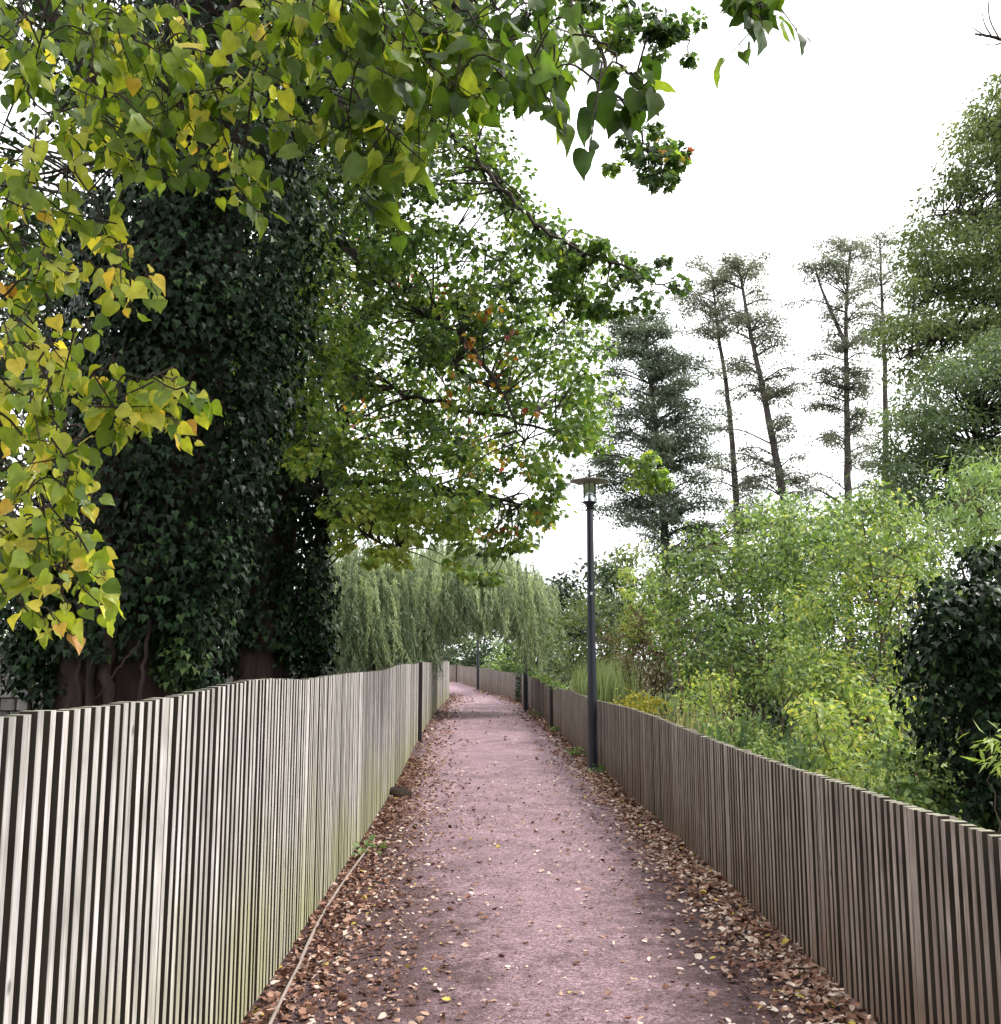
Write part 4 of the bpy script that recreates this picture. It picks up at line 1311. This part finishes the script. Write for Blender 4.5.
leafy_tree('broadleaf_tree', 'rounded grey green tree below the huge olive one', b,
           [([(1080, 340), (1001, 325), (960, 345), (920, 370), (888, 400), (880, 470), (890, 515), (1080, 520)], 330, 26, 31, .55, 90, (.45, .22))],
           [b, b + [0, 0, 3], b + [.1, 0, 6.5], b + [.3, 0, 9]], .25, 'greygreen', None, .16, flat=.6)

# bare twig at the top right corner
mbt = Tree('overhanging_branch', 'bare twiggy branch reaching in at the top right corner', 'branch', at(1060, 60, 12))
p = at
mbt.limb([p(1060, 60, 12), p(1010, 42, 11.9), p(992, 37, 11.8), p(975, 34, 11.8)], .035, .012, wobble=.004)
for tpx in [[(992, 37), (985, 25), (982, 12)], [(985, 36), (976, 30), (972, 27)], [(1000, 40), (990, 20), (988, 0), (985, -12)], [(1005, 41), (995, 45), (985, 44)]]:
    c = catmull([p(a, b_, 11.8) for a, b_ in tpx], 4); mbt.limbs[0][0].tube(c, taper(len(c), .012, .006), 4)
mbt.build_limbs(M['twig'])

# ------------------------------------------------------------------ garden shrubs on the right
def shrub(name, label, base, zones, mat, T, size, stems, stem_r, cat='shrub', group=None, bark='stem_green', flat=.8, droop=.35, up=.7, spread=.25):
    root = thing(name, label, cat, (base[0], base[1], -.05), group)
    L = Leaves(); mbs = []
    allc = []
    for poly, n, y0, y1, rad, per, ti in zones:
        cen = polypts(poly, n, y0, y1)
        cen[:, 2] = np.maximum(cen[:, 2], .12)
        allc.append(cen)
        clump_leaves(L, cen, rad * rng.uniform(.8, 2.0, n), int(per * 1.2), size * 1.08, T, (ti[0], ti[1] * 1.1), flat, droop, up, .7)
    allc = np.concatenate(allc)
    b = np.array([base[0], base[1], -.05])
    # main stems, then twigs to every clump
    tr_pts = []
    tops = allc[np.argsort(-allc[:, 2])]
    sel = tops[np.linspace(0, len(tops) - 1, stems).astype(int)] if stems else []
    for s in sel:
        st = b + np.array([R.gauss(0, spread), R.gauss(0, spread), 0])
        m1 = st + (s - st) * .45 + np.array([0, 0, .12 * np.linalg.norm(s - st)])
        c = wob(catmull([st, m1, s], 7), .015)
        mb = MB(); mb.tube(c, taper(len(c), stem_r, stem_r * .25), 6); tr_pts.append(np.array(c)); mbs.append(mb)
    if stems:
        tp = np.concatenate(tr_pts); ow = np.concatenate([np.full(len(q), k) for k, q in enumerate(tr_pts)])
        for c0 in allc:
            i, d = nearest(tp, c0)
            c = catmull([tp[i], (tp[i] + c0) / 2 + np.array([0, 0, .03]), c0], 3)
            mbs[ow[i]].tube(c, taper(len(c), stem_r * .3, stem_r * .12), 4, False)
        for mb in mbs: mb.build('stem', M[bark], root)
    L.build('foliage', M[mat], root)
    return root


def gpt(px, Y):
    p = at(px, 657, Y)
    return (p[0], Y)


# big fresh green shrub
shrub('garden_shrub', 'large fresh green shrub with dark branching stems behind the middle of the right fence', gpt(735, 17.5),
      [([(650, 560), (690, 530), (720, 545), (745, 512), (790, 500), (830, 535), (830, 600), (815, 680), (740, 700), (680, 690), (660, 640), (635, 600)], 150, 15.5, 19.5, .30, 60, (.42, .22)),
       ([(720, 600), (810, 610), (800, 700), (730, 700)], 30, 15, 16.5, .26, 40, (.5, .2))],
      'fresh', T_OVAL, .085, 9, .035)
shrub('garden_shrub', 'tall airy yellow green shrub left of the dark ivy column', gpt(868, 12),
      [([(810, 540), (835, 500), (880, 490), (915, 520), (920, 580), (905, 640), (900, 700), (830, 720), (800, 660), (795, 600)], 95, 10.8, 13.2, .22, 50, (.40, .24)),
       ([(790, 640), (860, 660), (900, 700), (890, 760), (820, 740), (790, 700)], 40, 10, 12, .2, 44, (.6, .2))],
      'yellowgreen', T_OVAL, .062, 8, .022)
shrub('garden_shrub', 'pale feathery shrub above the dark ivy column', gpt(970, 17),
      [([(885, 540), (915, 490), (950, 465), (1001, 450), (1090, 440), (1090, 600), (980, 600), (910, 600), (880, 580)], 95, 15, 18.5, .36, 62, (.5, .22)),
       ([(830, 510), (880, 490), (905, 530), (890, 570), (850, 570)], 26, 18, 20, .34, 50, (.35, .2))],
      'feather', T_NARROW, .17, 7, .04, flat=.7, droop=.8)
shrub('garden_shrub', 'bluish green shrub filling the gap behind the large fresh green one', gpt(800, 24),
      [([(760, 500), (800, 490), (850, 500), (900, 520), (900, 600), (780, 610)], 55, 22, 26, .42, 55, (.45, .2))],
      'feather', T_OVAL, .12, 5, .04)
shrub('garden_shrub', 'low lime yellow bush pressed against the right fence', gpt(850, 8.6),
      [([(800, 700), (850, 690), (900, 720), (930, 760), (925, 800), (860, 790), (810, 770)], 42, 8, 9.2, .14, 44, (.62, .18))],
      'yellowgreen', T_OVAL, .055, 7, .012)
shrub('garden_shrub', 'leafy green bush beneath the dark ivy column at the fence', gpt(930, 6.6),
      [([(880, 740), (920, 730), (950, 790), (960, 835), (910, 815), (870, 790)], 24, 6.2, 7.2, .12, 44, (.4, .2))],
      'fresh', T_OVAL, .045, 5, .01)
shrub('garden_shrub', 'reddish brown dying shrub behind the pampas like grass clump', gpt(655, 21),
      [([(600, 640), (640, 610), (680, 625), (700, 660), (690, 700), (640, 690), (610, 690)], 48, 19.5, 22.5, .27, 55, (.5, .24))],
      'rust', T_OVAL, .08, 6, .02)
shrub('garden_shrub', 'dull olive shrub with arching sprays right of the willow tips', gpt(600, 26),
      [([(560, 600), (600, 590), (645, 610), (650, 660), (600, 690), (556, 680)], 60, 23, 27, .35, 58, (.30, .2))],
      'olive', T_OVAL, .10, 7, .03)
shrub('garden_shrub', 'dark green shrub rising behind the second lamp post', gpt(575, 34),
      [([(540, 590), (570, 570), (610, 560), (630, 590), (620, 650), (560, 680), (540, 660)], 60, 32, 36, .5, 58, (.5, .22))],
      'dark_leaf', T_OVAL, .16, 5, .04)
shrub('garden_shrub', 'olive yellow bush high behind the nearest lamp post', gpt(620, 38),
      [([(590, 585), (605, 555), (640, 545), (670, 565), (690, 600), (650, 640), (600, 620)], 50, 36, 40, .5, 55, (.55, .2))],
      'olive', T_OVAL, .17, 5, .04)
shrub('garden_shrub', 'wide dark green bush low behind the large fresh green shrub', gpt(720, 21),
      [([(660, 640), (720, 620), (800, 640), (840, 690), (780, 735), (690, 720)], 55, 17.5, 22, .34, 55, (.5, .22))],
      'dark_leaf', T_OVAL, .10, 6, .03)
shrub('garden_shrub', 'low golden leaved shrub just over the fence beside the lamp post', gpt(638, 16),
      [([(608, 702), (625, 694), (650, 696), (668, 708), (660, 722), (630, 718)], 22, 15.2, 17, .15, 46, (.55, .22))],
      'gold', T_OVAL, .06, 5, .012)
shrub('garden_shrub', 'upright spires of yellow green leaves right of the lamp post', gpt(637, 20),
      [([(622, 640), (624, 575), (630, 565), (636, 640)], 18, 19.5, 20.5, .12, 36, (.6, .15)), ([(640, 645), (648, 580), (655, 575), (656, 645)], 16, 19.5, 20.5, .12, 36, (.6, .15))],
      'yellowgreen', T_OVAL, .07, 6, .012)
shrub('garden_shrub', 'dark green thicket filling the back of the garden left of the feathery shrub', gpt(790, 30),
      [([(660, 590), (700, 560), (760, 545), (830, 540), (830, 650), (660, 660)], 90, 27, 31, .55, 60, (.4, .22))],
      'dark_leaf', T_OVAL, .13, 6, .05)
shrub('garden_shrub', 'dark green thicket behind the airy yellow green shrub', gpt(900, 21),
      [([(830, 560), (900, 550), (1000, 560), (1000, 680), (830, 690)], 90, 18.5, 22, .4, 60, (.32, .2))],
      'dark_leaf', T_OVAL, .10, 6, .04)
# shrubs near the bend
shrub('hedge_bush', 'rounded dark bush behind the far bend of the fence', gpt(478, 76),
      [([(435, 640), (440, 600), (480, 590), (530, 590), (545, 640), (528, 676), (435, 672)], 120, 72, 80, .6, 60, (.6, .22))], 'dark_leaf', T_OVAL, .22, 5, .05, cat='bush')
shrub('hedge_bush', 'lighter green bush beside the far end of the path', gpt(510, 62),
      [([(488, 655), (505, 642), (530, 645), (540, 680), (495, 680)], 40, 57, 62, .5, 60, (.3, .2))], 'fresh', T_OVAL, .2, 5, .05, cat='bush')
shrub('hedge_bush', 'pale green bush left of the far end of the path', gpt(448, 90),
      [([(340, 600), (440, 600), (480, 625), (470, 672), (340, 672)], 90, 84, 96, .9, 60, (.5, .2))], 'greygreen', T_OVAL, .3, 5, .05, cat='bush')

shrub('garden_shrub', 'small bright green mound between the straw grass and the right fence', gpt(745, 10.2),
      [([(705, 722), (740, 705), (785, 715), (800, 755), (770, 765), (720, 745)], 20, 9.8, 11.4, .15, 46, (.5, .2))],
      'fresh', T_OVAL, .05, 6, .010)
shrub('garden_shrub', 'small yellowish bush with thin twigs rising over the straw grass', gpt(700, 13.5),
      [([(668, 700), (690, 672), (725, 668), (748, 690), (735, 715), (690, 715)], 20, 13, 15, .17, 40, (.55, .2))],
      'yellowgreen', T_OVAL, .06, 6, .010)
shrub('garden_shrub', 'pale leafy sapling with open twigs left of the low lime yellow bush', gpt(790, 10.8),
      [([(755, 690), (775, 650), (815, 640), (830, 690), (800, 715)], 20, 10.4, 12, .17, 36, (.62, .18))],
      'fresh', T_OVAL, .062, 6, .012)

# bright sprig at the right edge
shrub('garden_shrub', 'bright green sprig with pointed leaves at the right edge', gpt(1020, 5.2),
      [([(968, 738), (985, 728), (1040, 735), (1040, 775), (995, 772), (985, 750)], 9, 5.0, 5.5, .09, 14, (.6, .12))],
      'yellowgreen', T_NARROW, .085, 4, .006, flat=.5, droop=.2)

# ivy column on a dead trunk
def ivy_column():
    base = np.array([at(975, 700, 6.9)[0], 6.9, -.05])
    root = thing('ivy_column', 'dark glossy ivy mound smothering a dead trunk at the right edge', 'ivy', base)
    axis = [base, base + [.02, 0, 1.0], base + [.03, 0, 1.7], base + [.05, 0, 2.05]]
    trunk_mesh(axis, [.12, .10, .09, .06], .3, M['bark'], root, 5, n=18)
    L = Leaves()
    ivy_cloak(L, [base + [.02, 0, .7], base + [.06, 0, 1.4], base + [.1, 0, 2.0]], lambda t: .36 + .14 * math.sin(t * math.pi * .9), 2400, .058, (.4, .2), .35, 2.2)
    cen = polypts([(935, 590), (960, 562), (1000, 556), (1070, 560), (1090, 700), (1060, 830), (985, 830), (960, 770), (930, 720), (912, 650), (925, 620)], 62, 6.4, 7.4)
    clump_leaves(L, cen, .17 * rng.uniform(.7, 1.2, len(cen)), 70, .056, T_IVY, (.42, .24), .9, .9, .7, .5)
    cen = polypts([(925, 620), (960, 590), (1040, 590), (1050, 830), (985, 830), (950, 760), (925, 700)], 46, 6.15, 6.5)
    clump_leaves(L, cen, .16, 60, .056, T_IVY, (.42, .24), .9, .9, .7, .5)
    L.build('ivy', M['ivy'], root)


ivy_column()

# grasses and herbs
def tuft(name, label, base, n, h, spread, mat, width=1.0, lean=.45, tint=(.5, .2), cat='grass clump', group=None):
    root = thing(name, label, cat, (base[0], base[1], -.05), group)
    L = Leaves()
    a = rng.uniform(0, 6.283, n); r = spread * .35 * np.sqrt(rng.uniform(0, 1, n))
    P = np.stack([base[0] + r * np.cos(a), base[1] + r * np.sin(a), np.full(n, -.05)], 1)
    D = np.stack([np.cos(a) * lean * rng.uniform(.2, 1.3, n), np.sin(a) * lean * rng.uniform(.2, 1.3, n), np.ones(n)], 1)
    N = np.stack([-np.cos(a), -np.sin(a), np.full(n, .4)], 1) + rnd(n, .2)
    T = (T_BLADE[0] * np.array([width, 1, 1]), T_BLADE[1])
    # arch: the template's droop runs against the normal, so turn normals outward-up
    L.add(P, D, -N + np.array([0, 0, 1.0]), h * rng.uniform(.55, 1.1, n), np.clip(rng.normal(tint[0], tint[1], n), 0, 1), T)
    L.build('blade', M[mat], root)
    return root


tuft('grass_clump', 'upright fountain of pale green grass behind the fence left of the lamp post', gpt(603, 19.6), 1300, 1.55, 1.2, 'grass', .5, .30, (.68, .2))
tuft('grass_clump', 'straw coloured drooping grass behind the fence right of the golden shrub', gpt(692, 12.6), 330, 1.05, 1.0, 'straw', .6, .6, (.7, .2))
tuft('grass_clump', 'bluish strap leaved clump behind the middle of the right fence', gpt(760, 10.8), 80, 1.05, .9, 'bluegreen', 1.6, .6, (.5, .25))
tuft('grass_clump', 'green strap leaved clump under the yellow bush', gpt(812, 9.6), 60, .95, .7, 'bluegreen', 1.5, .5, (.35, .22))
tuft('grass_clump', 'pale sword leaved clump between the straw grass and the bluish clump', gpt(715, 12.2), 90, 1.05, .7, 'bluegreen', 1.5, .55, (.7, .2))
tuft('grass_clump', 'wispy thin grass beside the pink flowers', gpt(905, 7.8), 260, .95, .6, 'grass', .45, .5, (.55, .2))

# dead stalks
for i, (px, Y, h, lab) in enumerate([(684, 14, 1.55, 'tall dry brown stalk leaning above the straw grass'), (712, 13, 1.35, 'shorter dry stalk between straw grass and bluish clump'), (730, 12, 1.5, 'dark upright dead stem in front of the large fresh green shrub')]):
    x, y = gpt(px, Y)
    root = thing('dry_stalk', lab, 'dry stalk', (x, y, -.05), 'dead stalks in the garden')
    mb = MB(); c = catmull([(x, y, -.05), (x - .02, y, h * .6), (x - .10 + .06 * i, y, h)], 5); mb.tube(c, taper(len(c), .014, .006), 5); mb.build('stem', M['stalk_dry'], root)
    L = Leaves(); cl = np.array([[x - .05, y, h * .75], [x - .08 + .05 * i, y, h]]); clump_leaves(L, cl, .09, 16, .06, T_NARROW, (.3, .2), 1, .9, .3, .5); L.build('foliage', M['rust'], root)

# fuchsia flowers
x, y = gpt(936, 7.2)
root = thing('flowering_plant', 'thin plant with small magenta flowers below the ivy column', 'flowering plant', (x, y, -.05))
mb = MB()
for px, py in [(932, 768), (945, 782), (926, 735), (917, 772), (940, 800), (950, 765)]:
    t = at(px, py, 7.2 + R.uniform(-.2, .2)); c = catmull([(x, y, -.05), ((x + t[0]) / 2, y, t[2] * .7), t + np.array([0, 0, .04]), t], 5)
    mb.tube(c, taper(len(c), .006, .002), 4)
    fl = MB()
    for k in range(5):
        a = k * 1.256; d = np.array([math.cos(a) * .02, math.sin(a) * .02, -.022])
        fl.tube([t, t + d * .6, t + d], [.003, .009, .003], 5)
    fl.build('flower', M['petal'], root)
mb.build('stem', M['stem_green'], root)

# weeds by the path
def weed(px, py, h, n, label):
    p0 = ground_at(px, py)
    root = thing('weed_tuft', label, 'weed', (p0[0], p0[1], .0), 'weeds at the fence foot')
    L = Leaves()
    P = np.tile(p0, (n, 1)) + rnd(n, .07) * np.array([1, 1.6, 0]); P[:, 2] = rng.uniform(.02, h, n)
    D = rnd(n) * np.array([1, 1, .3]) + np.array([0, 0, .5]); N = rnd(n, .4) + np.array([0, 0, 1.0])
    L.add(P, D, N, .07 * rng.uniform(.6, 1.3, n), np.clip(rng.normal(.4, .2, n), 0, 1), T_OVAL)
    L.build('foliage', M['fresh'], root)


weed(576, 756, .16, 70, 'green weed tuft at the fence foot just beyond the nearest lamp post')
weed(600, 774, .12, 50, 'green weed tuft at the foot of the nearest lamp post')
weed(556, 732, .14, 60, 'small green weed at the fence foot farther along the right side')
weed(536, 716, .16, 70, 'green weed at the foot of the second lamp post')
weed(366, 852, .08, 26, 'small green weed at the end of the bent batten by the left fence')

# trailing creeper over the far right fence
root = thing('creeper', 'green creeper spilling over the far part of the right fence', 'creeper', (1.2, 25, 0))
L = Leaves()
for yy in np.linspace(22, 32, 26):
    c = np.array([right_x(yy) + .12, yy, hr(yy) + .05 + R.gauss(0, .05)])
    clump_leaves(L, c, .2, 26, .07, T_OVAL, (.5, .2), .6, .5, .8, .5)
L.build('foliage', M['fresh'], root)
root = thing('creeper', 'dark strand of creeper hanging on the pale far fence beside the second lamp post', 'creeper', (.7, 36.7, 0))
L = Leaves()
for yy in (36.4, 36.7, 37.0):
    for zz in np.linspace(.1, 1.0, 9):
        clump_leaves(L, np.array([right_x(yy) - .1, yy, zz]), .12, 20, .07, T_OVAL, (.3, .2), .9, .8, .6, .5)
L.build('foliage', M['dark_leaf'], root)

# undergrowth of the garden
def undergrowth():
    L = Leaves()
    n = 900
    y = rng.uniform(3, 36, n)
    x = right_x(y) + .48 + rng.uniform(0, 1, n) ** 1.3 * (3 + y * .35)
    z = .1 + .45 * rng.uniform(0, 1, n) * np.clip((x - right_x(y)), .4, 1)
    cen = np.stack([x, y, z], 1)
    clump_leaves(L, cen, .28, 22, .09, T_OVAL, (.42, .24), .8, .3, .9, .5)
    tag(L.build('undergrowth', M['fresh']), 'mixed low green undergrowth covering the garden bed behind the right fence', 'undergrowth', kind='stuff')
    L = Leaves()
    n = 420
    y = rng.uniform(4, 45, n)
    x = left_x(y) - .3 - rng.uniform(0, 1, n) * (2 + y * .2)
    z = .1 + .5 * rng.uniform(0, 1, n)
    clump_leaves(L, np.stack([x, y, z], 1), .3, 22, .09, T_IVY, (.45, .22), .8, .5, .9, .5)
    tag(L.build('undergrowth', M['ivy']), 'dark ivy carpet on the ground behind the left fence', 'undergrowth', kind='stuff')
    L = Leaves()
    n = 700
    x = rng.uniform(-70, 90, n); y = rng.uniform(95, 125, n); z = rng.uniform(0, 1, n) ** 1.2 * (5.5 + 2.5 * np.sin(x * .13) + 1.5 * np.sin(x * .37))
    clump_leaves(L, np.stack([x, y, z], 1), 1.7, 34, .55, T_TUFT, (.45, .22), .8, .3, .8, .5)
    tag(L.build('far_woods', M['greygreen']), 'distant line of green woodland closing the horizon', 'woodland', kind='stuff')


undergrowth()

# ------------------------------------------------------------------ light, sky, camera
SUN_EL, SUN_AZ = math.radians(52), math.radians(72)      # from the right, a little ahead
w = bpy.data.worlds.new('World'); bpy.context.scene.world = w
w.use_nodes = True
nt = w.node_tree
for n in list(nt.nodes): nt.nodes.remove(n)
out = nt.nodes.new('ShaderNodeOutputWorld'); bg = nt.nodes.new('ShaderNodeBackground')
sky = nt.nodes.new('ShaderNodeTexSky'); sky.sky_type = 'NISHITA'; sky.sun_disc = False
sky.sun_elevation = SUN_EL; sky.sun_rotation = SUN_AZ; sky.dust_density = 3.0; sky.air_density = 1.0
hs = nt.nodes.new('ShaderNodeHueSaturation'); hs.inputs['Saturation'].default_value = .10; hs.inputs['Value'].default_value = 1.0
nt.links.new(sky.outputs[0], hs.inputs['Color'])
# overcast: thick even cloud evens the clear sky out
tc = nt.nodes.new('ShaderNodeTexCoord')
cn = nt.nodes.new('ShaderNodeTexNoise'); cn.inputs['Scale'].default_value = 2.2; cn.inputs['Detail'].default_value = 5
nt.links.new(tc.outputs['Generated'], cn.inputs['Vector'])
cr = ramp(nt.nodes, [(.3, (8.2, 8.3, 8.7)), (.7, (10.2, 10.2, 10.3))])
nt.links.new(cn.outputs[0], cr.inputs[0])
mx = nt.nodes.new('ShaderNodeMix'); mx.data_type = 'RGBA'; mx.inputs[0].default_value = .7
nt.links.new(hs.outputs[0], mx.inputs[6]); nt.links.new(cr.outputs[0], mx.inputs[7])
nt.links.new(mx.outputs[2], bg.inputs['Color'])
bg.inputs['Strength'].default_value = .10
nt.links.new(bg.outputs[0], out.inputs['Surface'])

sd = bpy.data.lights.new('Sun', 'SUN'); sd.energy = 1.5; sd.angle = math.radians(14); sd.color = (1, .95, .88)
so = bpy.data.objects.new('Sun', sd); C.objects.link(so)
dirv = Vector((math.sin(SUN_AZ) * math.cos(SUN_EL), math.cos(SUN_AZ) * math.cos(SUN_EL), math.sin(SUN_EL)))
so.rotation_euler = (-dirv).to_track_quat('-Z', 'Y').to_euler()
so.location = dirv * 60

cam = bpy.data.cameras.new('Camera'); co = bpy.data.objects.new('Camera', cam); C.objects.link(co)
co.location = (0, 0, EYE); co.rotation_euler = (math.radians(90) + PITCH, 0, 0)
cam.sensor_fit = 'HORIZONTAL'; cam.sensor_width = 36; cam.lens = 36 * F / 1001
cam.clip_start = .05; cam.clip_end = 2000
sc = bpy.context.scene
sc.camera = co
sc.view_settings.view_transform = 'Standard'; sc.view_settings.look = 'None'
sc.view_settings.exposure = 1.66; sc.view_settings.gamma = 1
sc.cycles.max_bounces = 8; sc.cycles.transparent_max_bounces = 8
